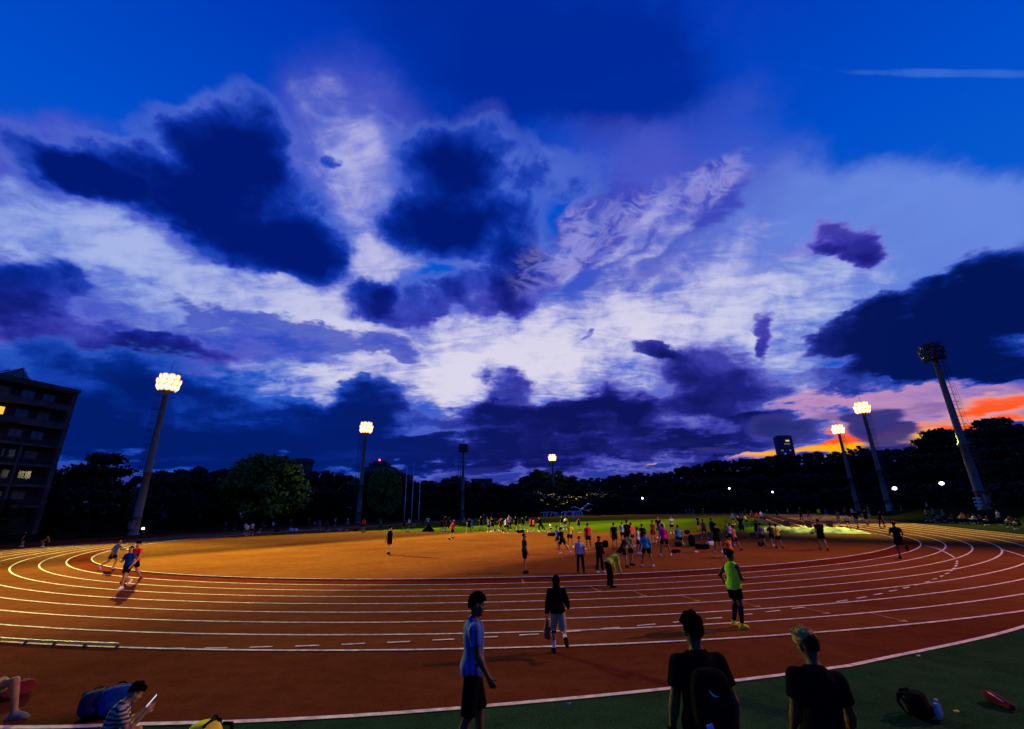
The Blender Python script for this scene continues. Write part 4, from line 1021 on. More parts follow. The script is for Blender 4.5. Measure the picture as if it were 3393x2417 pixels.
def build_hair(J, h, style='short', seed=0):
    hu, hf, hx, c = J['hu'], J['hf'], J['hx'], J['head']; F = Field(c - .34, c + .3, h); M = np.stack([hx, hf, hu], 1)
    F.ell(c + .036*hu - .014*hf, (.089, .106, .100), M, .02)
    F.ell(c - .035*hu - .048*hf, (.072, .056, .075), M, .03)
    if style == 'messy':
        rs = np.random.RandomState(seed)
        for _ in range(60):
            d = rs.normal(size=3); d[2] = abs(d[2]) + .2; d /= np.linalg.norm(d); q = c + .05*hu + (hx*d[0]*.078 + hf*d[1]*.09 + hu*d[2]*.092)
            F.cone(q, q + (hx*d[0] + hf*d[1]*.8 + hu*d[2])*.012 + hf*.012, .017, .009, .02)
    if style == 'quiff':
        F.F[:] = 1.0; F.ell(c + .070*hu + .004*hf - .012*hx, (.096, .108, .085), M, .02); rs = np.random.RandomState(seed)
        for _ in range(70):
            d = rs.normal(size=3); d /= np.linalg.norm(d); d[2] = abs(d[2]); q = c + .062*hu + (hx*d[0]*.078 + hf*d[1]*.088 + hu*d[2]*.072)
            F.cone(q, q + (hx*(d[0]*.6 - .55) + hf*d[1]*.4 + hu*(d[2]*.6 + .35))*.045, .017, .005, .012)
        pq = F.pts() - c; F.cut(.012 - pq @ hu); return F
    if style == 'mop':
        rs = np.random.RandomState(seed)
        for _ in range(46):
            d = rs.normal(size=3); d /= np.linalg.norm(d); d[2] = abs(d[2]); q = c + .045*hu + (hx*d[0]*.082 + hf*d[1]*.09 + hu*d[2]*.10)
            F.cone(q, q + hx*d[0]*.02 + hf*d[1]*.018 + hu*.010, .024, .012, .02)
    p = F.pts() - c; y = p @ hf; z = p @ hu
    if style == 'long': F.ell(c - .07*hu - .06*hf, (.085, .06, .16), M, .03)
    if style == 'tail': F.cone(c + .03*hu - .1*hf, c - .14*hu - .13*hf, .03, .015, .03)
    p = F.pts() - c; y = p @ hf; z = p @ hu
    F.cut(np.minimum(.018 + y*.9 - (z - .03)*1.0 + 0.0, np.where(y > -.02, .06 - z + .0, 1)))        # open face
    if style not in ('long', 'tail'): F.cut(-.095 - z)
    return F
def build_cap(J, h, peak=1):
    hu, hf, hx, c = J['hu'], J['hf'], J['hx'], J['head']; F = Field(c - .3, c + .3, h); M = np.stack([hx, hf, hu], 1)
    F.ell(c + .045*hu - .006*hf, (.091, .108, .098), M, .02); p = F.pts() - c; F.cut(.045 - p @ hu)
    F.ell(c + .055*hu + .135*hf*peak, (.07, .075, .014), M, .02)
    return F

POSE = {
 'stand': dict(legl=(4, 4, 4), legr=(-2, 5, 4), arml=(2, 9, 12), armr=(5, 9, 16)),
 'apart': dict(legl=(3, 15, 3), legr=(-2, 14, 3), arml=(6, 14, 20), armr=(0, 12, 14), lean=3),
 'hips': dict(legl=(2, 8, 3), legr=(-2, 8, 3), arml=(-20, 42, 62), armr=(-20, 42, 62), inl=58, inr=58),
 'walk': dict(legl=(20, 2, 6), legr=(-16, 2, 14), arml=(-20, 8, 14), armr=(20, 8, 22), lean=3),
 'walk2': dict(legl=(-14, 2, 20), legr=(22, 2, 8), arml=(24, 8, 26), armr=(-16, 8, 12), lean=3),
 'run': dict(legl=(42, 2, 66), legr=(-12, 1, 22), arml=(-38, 12, 82), armr=(26, 14, 84), lean=9, inl=15, inr=25),
 'run2': dict(legl=(4, 2, 12), legr=(-14, 2, 84), arml=(30, 14, 84), armr=(-38, 12, 80), lean=8, inl=25, inr=15),
 'bend': dict(lean=58, legl=(16, 10, 18), legr=(10, 10, 16), arml=(38, 6, 8), armr=(34, 6, 10), head=14),
 'armup': dict(legl=(3, 5, 3), legr=(-2, 5, 3), arml=(160, 14, 30), armr=(150, 20, 60)),
 'armside': dict(legl=(4, 9, 4), legr=(-2, 9, 4), arml=(8, 10, 20), armr=(30, 84, 4), straightr=1, side=-4),
 'cross': dict(legl=(4, 6, 4), legr=(-2, 6, 4), arml=(24, 14, 95), armr=(22, 14, 90), inl=72, inr=72),
 'sit': dict(legl=(98, 8, 108), legr=(92, 12, 102), lean=14, arml=(48, 10, 30), armr=(44, 10, 34), inl=20, inr=20),
 'lunge': dict(legl=(30, 8, 52), legr=(-30, 6, 10), lean=14, arml=(26, 8, 20), armr=(30, 8, 20)),
 'stretch': dict(lean=30, side=12, legl=(8, 22, 6), legr=(6, 14, 30), arml=(40, 12, 14), armr=(30, 20, 20)),
 'crouch': dict(lean=34, legl=(88, 10, 132), legr=(70, 10, 128), arml=(46, 6, 20), armr=(50, 6, 20), footr=-30),
 'lie': dict(rot=88, legl=(18, 6, 40), legr=(6, 8, 6), arml=(20, 20, 20), armr=(10, 20, 10)),
 'phone': dict(legl=(3, 4, 3), legr=(-3, 5, 5), arml=(4, 9, 14), armr=(24, 12, 105), inr=30, head=18),
}
_sk = {}; _pm = {}
def pose_J(pose):
    if pose not in _sk: _sk[pose] = skeleton(POSE[pose])
    return _sk[pose]
def part_mesh(pose, part, kind, h, **kw):
    key = (pose, part, kind, h)
    if key not in _pm:
        J = pose_J(pose)
        F = {'body': lambda: build_body(J, h, **kw), 'top': lambda: build_top(J, h, kind, **kw), 'bottom': lambda: build_bottom(J, h, kind, **kw), 'hair': lambda: build_hair(J, h, kind, **kw),
             'cap': lambda: build_cap(J, h), 'shoel': lambda: build_shoe(J, 'l', h), 'shoer': lambda: build_shoe(J, 'r', h)}[part]()
        V, Q = F.mesh(); _pm[key] = np_mesh(part, V, Q)
    return _pm[key]
CLOTH = {'black': (.0035, .0033, .004), 'navy': (.01, .014, .045), 'white': (.5, .49, .48), 'cream': (.55, .5, .36), 'grey': (.15, .145, .14), 'red': (.55, .02, .02), 'crimson': (.32, .015, .03), 'maroon': (.1, .012, .016),
 'magenta': (.5, .015, .2), 'coral': (.62, .11, .10), 'orange': (.65, .12, .02), 'brown': (.07, .03, .018), 'yellow': (.62, .52, .03), 'lime': (.45, .62, .06), 'neon': (.42, .85, .02), 'mint': (.25, .5, .38),
 'teal': (.03, .26, .34), 'blue': (.02, .10, .34), 'ltblue': (.22, .34, .5), 'royal': (.005, .035, .16), 'olive': (.03, .035, .02), 'khaki': (.26, .21, .11), 'purple': (.2, .04, .3), 'pink': (.6, .3, .35), 'ygreen': (.38, .46, .03), 'shoewhite': (.6, .58, .54),
 'hair': (.0018, .0014, .001), 'blond': (.42, .23, .06), 'skin': (.30, .15, .07), 'skind': (.10, .045, .018), 'skinf': (.10, .045, .014)}  # crowd skin lightened for lamplight, last skin tone darkened for foreground shade
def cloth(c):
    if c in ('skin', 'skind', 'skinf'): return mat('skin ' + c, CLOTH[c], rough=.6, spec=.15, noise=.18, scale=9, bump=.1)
    if c in ('hair', 'blond'): return mat('hair ' + c, CLOTH[c], rough=.9, spec=0, noise=.5, scale=40, bump=.8)
    return mat('cloth ' + c, CLOTH[c], rough=.95, spec=.02, noise=.18, scale=7, bump=.6, bscale=14)
def link_mesh(name, me, m, parent=None):
    o = bpy.data.objects.new(name, me); COL.objects.link(o)
    if not me.materials: me.materials.append(None)
    o.material_slots[0].link = 'OBJECT'; o.material_slots[0].material = m
    if parent is not None: o.parent = parent
    return o
def person(loc, scale, pose, face, top, bottom, label, group=None, hair='short', haircol='hair', cap=None, shoes='shoewhite', h=.021, skin='skin', hands=False, facef=False, topkw=None, hseed=0):
    """top = 'tee:red' etc., bottom = 'shorts:black' etc.; the body is the thing, clothes and hair its children"""
    b = link_mesh('person', part_mesh(pose, 'body', '', h, hands=hands, face=facef), cloth(skin))
    b.location = loc; b.rotation_euler = (0, 0, math.radians(face)); b.scale = (scale,)*3
    tag(b, label, 'person', group)
    tk, tcol = top.split(':'); bk, bc = bottom.split(':')
    link_mesh({'tee': 't_shirt', 'singlet': 'singlet', 'long': 'jacket'}[tk], part_mesh(pose, 'top', tk, h, **(topkw or {})), cloth(tcol), b)
    link_mesh({'shorts': 'shorts', 'long_shorts': 'shorts', 'trousers': 'trousers'}[bk], part_mesh(pose, 'bottom', bk, h), cloth(bc), b)
    link_mesh('hair', part_mesh(pose, 'hair', hair, h, **(dict(seed=hseed) if hair in ('messy', 'mop', 'quiff') else {})), cloth(haircol), b)
    if cap: link_mesh('cap', part_mesh(pose, 'cap', '', h), cloth(cap), b)
    for s in 'lr': link_mesh('shoe', part_mesh(pose, 'shoe'+s, '', h), cloth(shoes), b)
    return b
def pose_top(pose):
    return pose_J(pose)['head'][2] + (.13 if pose != 'lie' else .1)
CROPS = {'A': (1700, 1600, 3.257), 'B': (2250, 1650, 5.067), 'C': (2600, 1650, 2.875), 'D': (1200, 1600, 3.8), 'E': (700, 1350, 2.32), 'F': (1500, 1450, 2.533), 'S': (0, 0, 1.0), 'M': (1700, 1600, 6.514)}
G_IN = 'people gathered on the red infield'; G_GR = 'people out on the grass field'; G_ED = 'people along the near edge of the grass'; G_LT = 'people along the left straight'; G_RT = 'people on the right straight'; G_BL = 'spectators beside the right straight'; G_FR = 'people on the far bend'
RG = {'I': G_IN, 'G': G_GR, 'E': G_ED, 'L': G_LT, 'R': G_RT, 'B': G_BL, 'X': G_FR}
# ------------------------------------------------------------------ people (photo position of the feet and of the head -> a place on the ground)
PEOPLE = [
# crop, x, foot y, head y, pose, facing, top, bottom, group, options, label
('A', 130, 972, 545, 'stand', -80, 'tee:olive', 'shorts:black', 'I', {'shoes': 'black'}, 'person in dark olive shirt and shorts standing alone sideways near the infield kerb'),
('A', 482, 715, 465, 'stand', -60, 'tee:ltblue', 'shorts:black', 'I', {'shoes': 'red'}, 'person in pale blue shirt with bright red shoes'),
('A', 540, 775, 478, 'lunge', 40, 'tee:black', 'shorts:black', 'I', {}, 'person in black with one leg pushed back, beside the pale blue shirt'),
('A', 620, 697, 430, 'armside', 170, 'tee:yellow', 'shorts:navy', 'I', {}, 'person in yellow shirt holding one arm out to the right'),
('A', 818, 718, 437, 'stand', 5, 'tee:crimson', 'shorts:black', 'I', {}, 'person in crimson shirt seen from behind, hands in front'),
('A', 735, 972, 580, 'stand', 178, 'tee:white', 'trousers:black', 'I', {'shoes': 'brown', 'mask': 1}, 'person in white shirt, black trousers and white face mask facing the camera'),
('A', 945, 970, 575, 'phone', -150, 'long:black', 'trousers:black', 'I', {}, 'person all in black with white shoes holding papers'),
('A', 1105, 720, 430, 'stand', 0, 'tee:black', 'shorts:black', 'I', {'shoes': 'brown'}, 'person in black shirt with white belt line left of the mint shirt'),
('A', 1190, 650, 425, 'cross', -20, 'tee:mint', 'shorts:black', 'I', {}, 'person in mint green shirt behind the crowd'),
('A', 1250, 705, 400, 'stand', -30, 'tee:black', 'shorts:black', 'I', {}, 'tall person in black shirt next to the red rucksack'),
('A', 1290, 690, 428, 'stand', 10, 'tee:red', 'shorts:black', 'I', {}, 'person in bright red top partly hidden by the tall one in black'),
('A', 1195, 915, 562, 'stretch', -40, 'singlet:brown', 'shorts:black', 'I', {'shoes': 'black'}, 'person in brown singlet stretching sideways behind the bent over one'),
('A', 1282, 890, 575, 'stand', -70, 'singlet:lime', 'shorts:black', 'I', {'shoes': 'black', 'hair': 'tail'}, 'person in lime singlet standing sideways with hair tied back'),
('A', 1362, 770, 478, 'stand', 60, 'singlet:white', 'shorts:black', 'I', {'hair': 'long'}, 'slim person in white singlet with long dark hair'),
('A', 1412, 700, 445, 'hips', 10, 'tee:black', 'shorts:black', 'I', {'hair': 'mop'}, 'bushy haired person in black behind the blue jacket'),
('A', 1455, 905, 520, 'apart', -10, 'long:teal', 'shorts:black', 'I', {}, 'person in blue jacket with white shoes and bare legs'),
('A', 1525, 650, 405, 'stand', 20, 'tee:maroon', 'shorts:maroon', 'I', {}, 'person in dark red clothes left of the magenta shirt'),
('A', 1650, 788, 440, 'apart', -5, 'tee:magenta', 'shorts:black', 'I', {}, 'person in magenta shirt standing with legs wide apart'),
('A', 1622, 640, 400, 'stand', 150, 'tee:white', 'shorts:black', 'I', {}, 'person in white shirt half hidden behind the magenta shirt'),
('A', 1580, 600, 363, 'stand', 200, 'tee:black', 'shorts:black', 'I', {}, 'person in black behind the magenta shirt'),
('A', 1722, 548, 358, 'cross', 160, 'tee:white', 'shorts:black', 'E', {}, 'person in white shirt with folded arms at the grass edge'),
('A', 1800, 685, 460, 'crouch', -20, 'singlet:teal', 'shorts:black', 'I', {}, 'person in teal singlet crouching among the bags'),
('A', 2072, 600, 392, 'apart', 5, 'singlet:red', 'shorts:maroon', 'I', {}, 'person in red singlet seen from behind, legs apart'),
('A', 2008, 522, 350, 'stand', 30, 'tee:black', 'shorts:black', 'E', {'shoes': 'black'}, 'dark clothed person left of the red singlet'),
('A', 2165, 600, 380, 'stand', -50, 'singlet:black', 'shorts:black', 'I', {'shoes': 'black'}, 'person in black singlet with pale arms right of the red singlet'),
('B', 665, 920, 420, 'hips', -10, 'tee:black', 'shorts:black', 'I', {}, 'broad person in black vest over yellow sleeves, hands on hips'),
('B', 965, 885, 460, 'walk', 25, 'singlet:coral', 'shorts:black', 'I', {'hair': 'tail', 'shoes': 'brown'}, 'person in coral singlet with dark tied hair'),
('B', 880, 1012, 775, 'sit', 10, 'long:orange', 'trousers:black', 'I', {'h': .018}, 'person in orange jacket sitting on the infield with their back to the camera'),
('B', 895, 800, 440, 'stand', 20, 'singlet:white', 'shorts:black', 'I', {'hair': 'tail'}, 'person in white singlet behind the coral singlet'),
('B', 838, 720, 392, 'stand', 170, 'tee:ygreen', 'shorts:olive', 'I', {}, 'person in yellow-green shirt left of the navy vest'),
('B', 1075, 680, 285, 'armup', 160, 'tee:navy', 'shorts:navy', 'I', {'shoes': 'black'}, 'person in navy vest lifting an arm at the grass edge'),
('B', 920, 452, 240, 'stand', 20, 'tee:blue', 'shorts:navy', 'G', {}, 'person in mid blue shirt on the grass'),
('B', 1420, 822, 448, 'stand', -15, 'tee:grey', 'shorts:black', 'I', {'shoes': 'brown'}, 'person in grey shirt seen from behind beside a dark bag'),
('B', 1690, 850, 438, 'walk', -10, 'tee:yellow', 'shorts:black', 'I', {'shoes': 'black'}, 'person in plain yellow shirt near the sandpit'),
('B', 1590, 822, 436, 'walk2', -15, 'tee:olive', 'shorts:black', 'I', {}, 'dark shirted person shoulder to shoulder with the yellow shirt by the sandpit'),
('B', 1320, 400, 235, 'stand', 30, 'tee:red', 'shorts:black', 'G', {'shoes': 'black'}, 'person in scarlet shirt in the group by the runway'),
('B', 1400, 420, 215, 'stand', 190, 'tee:white', 'shorts:black', 'G', {}, 'person in white shirt right of the scarlet shirt'),
('B', 1450, 430, 236, 'stand', 0, 'tee:lime', 'shorts:black', 'G', {}, 'person in lime shirt at the edge of the runway'),
('B', 1655, 345, 205, 'lunge', -60, 'tee:black', 'shorts:black', 'G', {'shoes': 'black'}, 'dark person leaning over the jump runway'),
('B', 1845, 305, 175, 'walk', 60, 'tee:ygreen', 'shorts:black', 'X', {'cap': 'white'}, 'person in pale yellow shirt and white cap walking on the runway end'),
('B', 2060, 350, 200, 'stand', 0, 'tee:black', 'trousers:black', 'X', {'cap': 'white'}, 'dark person with pale cap right of the runway'),
('B', 2190, 335, 235, 'walk', 0, 'tee:brown', 'shorts:black', 'X', {}, 'dark person further right beyond the runway lines'),
('B', 430, 330, 165, 'stand', 0, 'tee:black', 'shorts:black', 'G', {'cap': 'white', 'shoes': 'black'}, 'dark person in white cap alone on the far grass'),
('B', 1240, 400, 200, 'stand', 30, 'tee:maroon', 'shorts:black', 'G', {'shoes': 'black'}, 'person in dark maroon just left of the scarlet shirt'),
('B', 1000, 420, 280, 'bend', -60, 'tee:yellow', 'shorts:olive', 'G', {}, 'person in yellow bending behind the navy vest'),
('B', 1150, 480, 290, 'stretch', 30, 'tee:ygreen', 'shorts:olive', 'G', {}, 'person in olive and yellow leaning right of the navy vest'),
('B', 1330, 690, 370, 'stand', 20, 'tee:black', 'shorts:black', 'I', {'shoes': 'black'}, 'person in black behind the grey shirt'),
('B', 1130, 300, 175, 'stand', 0, 'tee:brown', 'shorts:black', 'G', {'cap': 'white'}, 'person in brown with pale cap behind the navy vest'),
('B', 1030, 270, 165, 'stand', 10, 'tee:brown', 'shorts:black', 'G', {'cap': 'white'}, 'person in brown with white cap in the back of the group on the grass'),
('B', 895, 300, 195, 'stand', 0, 'tee:brown', 'shorts:black', 'G', {'cap': 'white'}, 'person with white cap above the mid blue shirt'),
('B', 1490, 275, 185, 'walk', 60, 'tee:white', 'shorts:black', 'G', {}, 'person in white shirt at the far end of the runway'),
('B', 250, 285, 185, 'stand', 0, 'tee:blue', 'shorts:navy', 'X', {}, 'small figure in blue on the far track'),
('B', 125, 275, 180, 'walk', 50, 'tee:white', 'shorts:black', 'X', {}, 'small figure with white top left of the one in blue on the far track'),
('B', 185, 265, 175, 'walk', 60, 'tee:white', 'shorts:black', 'X', {}, 'small figure with white top just left of the blue one on the far track'),
('B', 750, 285, 195, 'stand', 0, 'tee:maroon', 'shorts:black', 'X', {}, 'small dark red figure on the far track'),
('B', 570, 270, 205, 'stand', 0, 'tee:black', 'shorts:black', 'X', {}, 'small black figure on the far track left of the dark red one'),
('A', 712, 512, 378, 'stand', 10, 'singlet:black', 'shorts:black', 'G', {'shoes': 'black'}, 'person in black singlet alone on the grass behind the yellow arm'),
('A', 527, 470, 360, 'stand', 20, 'tee:black', 'shorts:black', 'G', {}, 'person in black on the grass behind the pale blue shirt'),
('A', 562, 505, 372, 'bend', -30, 'tee:ygreen', 'shorts:black', 'G', {}, 'person in yellow-green bending on the grass behind the yellow shirt'),
('A', 302, 532, 365, 'lunge', 60, 'long:black', 'trousers:black', 'E', {}, 'person in black jacket leaning left at the grass edge'),
('A', 195, 525, 380, 'stand', 0, 'tee:red', 'shorts:black', 'E', {}, 'person in red shirt at the grass edge, left of centre'),
('A', 225, 525, 383, 'walk', -30, 'singlet:coral', 'shorts:black', 'E', {}, 'person in salmon top right beside the red shirt'),
('A', 150, 480, 355, 'stand', 0, 'tee:black', 'shorts:ygreen', 'E', {}, 'person in black top and yellow shorts at the grass edge'),
('A', 105, 510, 370, 'walk', 40, 'tee:black', 'shorts:black', 'E', {'skin': 'skin'}, 'person in black with white collar at the grass edge'),
('A', 30, 512, 362, 'stand', 0, 'tee:black', 'shorts:black', 'E', {}, 'person in black left of the white collar'),
('A', 412, 532, 462, 'sit', 120, 'tee:white', 'shorts:black', 'E', {}, 'person in white shirt sitting at the grass edge beside a dark bag'),
('D', 335, 905, 545, 'walk', -12, 'singlet:black', 'shorts:black', 'I', {'hair': 'messy', 'shoes': 'black', 'h': .016}, 'person in black singlet walking away alone on the bright red infield'),
('D', 1132, 720, 470, 'run', -60, 'tee:crimson', 'shorts:black', 'I', {'cap': 'white', 'shoes': 'black', 'h': .018}, 'runner in dark red with white headband crossing the infield'),
('D', 1345, 635, 440, 'apart', 0, 'tee:black', 'shorts:black', 'E', {}, 'person in black with bare legs beside a teal shirt at the grass edge'),
('D', 1378, 600, 450, 'stand', 20, 'tee:teal', 'shorts:teal', 'E', {}, 'person in teal shirt at the grass edge'),
('D', 1285, 580, 450, 'cross', 170, 'tee:grey', 'trousers:black', 'E', {}, 'person in grey shirt and dark trousers by the foot of the unlit left mast'),
('D', 1497, 605, 400, 'stand', 0, 'tee:black', 'shorts:black', 'E', {'shoes': 'black'}, 'tall person in black at the grass edge, standing apart'),
('D', 1596, 620, 450, 'armup', 0, 'tee:grey', 'shorts:black', 'E', {}, 'person in grey shirt with arms raised at the grass edge'),
('D', 1640, 615, 438, 'stand', 30, 'tee:black', 'shorts:black', 'E', {}, 'dark person beside the grey shirt with raised arms'),
('D', 1710, 605, 430, 'bend', -60, 'tee:maroon', 'shorts:black', 'E', {}, 'person in maroon bending at the grass edge'),
('D', 1742, 612, 480, 'stand', 0, 'tee:maroon', 'shorts:maroon', 'E', {'cap': 'white'}, 'person in maroon with white cap at the grass edge'),
('D', 1815, 635, 438, 'apart', -5, 'tee:white', 'shorts:black', 'E', {}, 'person in white shirt and black shorts at the grass edge left of a dark bag'),
('D', 1857, 600, 372, 'stand', 30, 'tee:pink', 'trousers:black', 'E', {}, 'person in pale pink shirt behind the white shirt at the grass edge'),
('D', 1435, 510, 410, 'stand', 0, 'tee:maroon', 'shorts:ygreen', 'G', {}, 'person in dark red and yellow on the grass'),
('D', 1000, 612, 460, 'stand', 10, 'tee:black', 'shorts:black', 'E', {'shoes': 'black'}, 'person in black left of a brown shirt at the grass edge'),
('D', 1035, 612, 420, 'stand', -20, 'tee:brown', 'shorts:brown', 'E', {'cap': 'yellow'}, 'person in brown with yellow cap at the grass edge'),
('D', 1082, 580, 420, 'lunge', -60, 'tee:black', 'trousers:black', 'E', {}, 'person in black leaning toward the runner in dark red'),
('D', 822, 565, 428, 'armside', 20, 'tee:white', 'shorts:black', 'E', {}, 'person in white shirt pointing, above the small dark tent'),
('D', 760, 548, 458, 'stand', 0, 'tee:navy', 'trousers:black', 'E', {}, 'person in dark navy left of the pointing white shirt'),
('D', 652, 545, 428, 'walk', -60, 'tee:black', 'shorts:black', 'E', {}, 'dark person between the thin white posts'),
('D', 588, 582, 448, 'stand', 160, 'tee:cream', 'shorts:black', 'E', {}, 'person in beige shirt below the thin white posts'),
('D', 528, 606, 450, 'apart', 0, 'tee:black', 'shorts:black', 'E', {}, 'broad person in black below the leftmost thin white post'),
('D', 228, 590, 470, 'armup', 0, 'tee:grey', 'trousers:black', 'E', {}, 'person in grey with hands on the head at the left of the grass'),
('D', 14, 612, 440, 'stand', 20, 'tee:red', 'shorts:black', 'E', {}, 'person in red and black right of the second lit mast'),
('D', 170, 545, 438, 'stand', 0, 'tee:maroon', 'trousers:black', 'L', {}, 'dim maroon figure behind the left end of the grass'),
('D', 1530, 460, 383, 'walk', 0, 'tee:white', 'shorts:black', 'G', {}, 'small white figure at the far left of the grass'),
('D', 1936, 602, 412, 'stand', 0, 'tee:black', 'shorts:black', 'E', {}, 'person in black above a long dark bag at the grass edge'),
('D', 2248, 610, 430, 'walk', 40, 'tee:black', 'trousers:black', 'E', {}, 'person in black walking left at the grass edge near the bags'),
('E', 268, 992, 895, 'walk', 20, 'tee:white', 'shorts:black', 'L', {}, 'nearest white shirted person in the group of three on the left straight'),
('E', 305, 985, 882, 'walk2', 10, 'tee:white', 'shorts:black', 'L', {}, 'right white shirted person in the group of three on the left straight'),
('E', 254, 975, 884, 'stand', 0, 'tee:white', 'shorts:black', 'L', {}, 'left white shirted person in the group of three on the left straight'),
('E', 378, 965, 876, 'lunge', -20, 'tee:maroon', 'shorts:black', 'L', {}, 'person in maroon right of the three white shirts'),
('E', 470, 945, 880, 'stand', 0, 'tee:cream', 'trousers:black', 'L', {}, 'person in cream shirt on the left straight'),
('E', 605, 935, 865, 'stand', 0, 'tee:navy', 'shorts:black', 'L', {'cap': 'white'}, 'person in navy with white cap beside two white bags'),
('E', 740, 948, 855, 'stand', 0, 'tee:maroon', 'trousers:maroon', 'L', {'cap': 'yellow'}, 'person in dark red with yellow cap by the left grass corner'),
('E', 790, 942, 880, 'stand', 20, 'tee:grey', 'shorts:black', 'L', {}, 'person in grey left of the magenta shirt by the left grass corner'),
('E', 825, 945, 855, 'apart', 0, 'tee:magenta', 'shorts:magenta', 'L', {}, 'person in magenta by the left grass corner'),
('E', 886, 952, 858, 'stand', 0, 'tee:brown', 'trousers:brown', 'L', {}, 'brown figure right of the magenta one by the left grass corner'),
('E', 950, 912, 850, 'armup', 0, 'tee:cream', 'shorts:black', 'L', {}, 'person in pale shirt with a raised arm left of the second lit mast'),
('E', 1043, 950, 858, 'stand', 180, 'tee:grey', 'shorts:black', 'E', {'cap': 'white'}, 'person in grey and white alone at the left corner of the grass'),
('E', 1158, 950, 870, 'apart', 10, 'tee:maroon', 'shorts:black', 'E', {}, 'person in dark maroon beside the second lit mast'),
('E', 104, 940, 888, 'stand', 0, 'tee:grey', 'trousers:black', 'L', {}, 'faint grey figure at the far left of the straight'),
('E', 176, 940, 890, 'stand', 0, 'tee:maroon', 'trousers:maroon', 'L', {}, 'faint dark red figure at the far left of the straight'),
('C', 375, 500, 200, 'walk', -20, 'tee:black', 'shorts:black', 'I', {'shoes': 'brown', 'h': .017}, 'person in black shirt with white side stripes walking away right of the sandpit'),
('C', 1130, 578, 222, 'run2', -25, 'tee:black', 'shorts:black', 'R', {'cap': 'red', 'shoes': 'black', 'skin': 'skind', 'h': .017}, 'runner in black with a bright red cap in the right bend'),
('C', 612, 285, 165, 'walk', -15, 'tee:cream', 'shorts:black', 'R', {}, 'person in cream shirt on the right straight left of the grey shorts'),
('C', 700, 290, 98, 'walk2', -10, 'tee:black', 'long_shorts:grey', 'R', {'shoes': 'black'}, 'person in black shirt and grey knee shorts on the right straight'),
('C', 792, 262, 98, 'walk', -50, 'tee:black', 'shorts:black', 'R', {'shoes': 'black'}, 'dark person striding on the right straight behind the grey shorts'),
('C', 932, 278, 118, 'walk2', -60, 'tee:black', 'trousers:black', 'R', {'shoes': 'black'}, 'dark person walking alone on the sunlit-looking tan straight'),
('C', 522, 238, 118, 'walk', -20, 'tee:grey', 'shorts:grey', 'R', {}, 'grey blurred person left of the cream shirt on the right straight'),
('C', 338, 198, 95, 'stand', -20, 'tee:neon', 'shorts:black', 'R', {'shoes': 'black'}, 'person in neon green vest with dark bag on the right straight'),
('C', 399, 172, 102, 'walk', 0, 'tee:purple', 'shorts:purple', 'R', {}, 'small figure in purple on the right straight'),
('C', 164, 208, 92, 'stand', 0, 'tee:black', 'trousers:black', 'R', {'cap': 'white', 'shoes': 'black'}, 'dark person with white cap left of the tan straight'),
('C', 238, 198, 112, 'walk', 10, 'tee:brown', 'trousers:brown', 'R', {'shoes': 'black'}, 'dark brown figure left of the neon vest'),
('C', 590, 190, 82, 'stand', 0, 'tee:maroon', 'trousers:black', 'R', {}, 'dark maroon figure far along the right straight'),
('C', 655, 190, 92, 'stand', 0, 'tee:pink', 'shorts:black', 'R', {}, 'pink topped figure far along the right straight'),
]
SPECT = [
('C', 1370, 225, 100, 'walk', 60, 'tee:ygreen', 'shorts:black', {}, 'person in yellow-green shirt on the dark grass right of the straight'),
('C', 1730, 245, 130, 'sit', 90, 'tee:orange', 'trousers:black', {}, 'person in orange shirt seated beside the right straight'),
('C', 1832, 248, 150, 'sit', 80, 'tee:white', 'trousers:black', {}, 'person in white shirt seated between the orange and the red shirt'),
('C', 1885, 240, 155, 'sit', 95, 'tee:red', 'trousers:black', {}, 'person in bright red seated by the foot of the large unlit mast'),
('C', 2066, 260, 112, 'stand', 80, 'tee:cream', 'trousers:black', {}, 'person in cream shirt standing right of the large unlit mast'),
('C', 2186, 285, 160, 'sit', 90, 'tee:crimson', 'trousers:black', {}, 'person in dark crimson seated at the far right edge'),
('C', 1530, 225, 120, 'stand', 80, 'tee:grey', 'trousers:black', {'cap': 'white'}, 'dim grey spectator with pale cap left of the orange shirt'),
('C', 1440, 215, 95, 'stand', 90, 'tee:grey', 'trousers:black', {}, 'dim grey spectator right of the yellow-green shirt'),
('C', 1620, 240, 150, 'sit', 90, 'tee:maroon', 'trousers:black', {}, 'dim maroon spectator seated left of the orange shirt'),
('C', 1480, 235, 165, 'sit', 100, 'tee:grey', 'trousers:black', {}, 'dim grey spectator seated low beside the right straight'),
('C', 1370, 130, 40, 'stand', 90, 'tee:grey', 'trousers:black', {}, 'dim grey spectator standing up on the bank'),
('C', 2255, 300, 190, 'sit', 80, 'tee:black', 'trousers:black', {}, 'dark spectator seated at the very right edge'),
('C', 1780, 240, 165, 'sit', 90, 'tee:brown', 'trousers:black', {}, 'brown clothed spectator seated between the orange and white shirts'),
('C', 1960, 262, 175, 'sit', 90, 'tee:maroon', 'trousers:black', {}, 'dark red spectator seated right of the bright red one'),
('C', 810, 170, 70, 'stand', 20, 'tee:grey', 'trousers:grey', {}, 'grey spectator standing between the lit right masts'),
('C', 730, 165, 92, 'stand', 20, 'tee:coral', 'trousers:black', {}, 'person in salmon top beside the foot of the first right mast'),
('C', 1130, 165, 70, 'stand', 60, 'tee:maroon', 'trousers:black', {}, 'dark maroon spectator right of the middle right mast'),
]
ZC = 0.03
def crop(c, x, y):
    a, b, s = CROPS[c]; return a + x/s, b + y/s
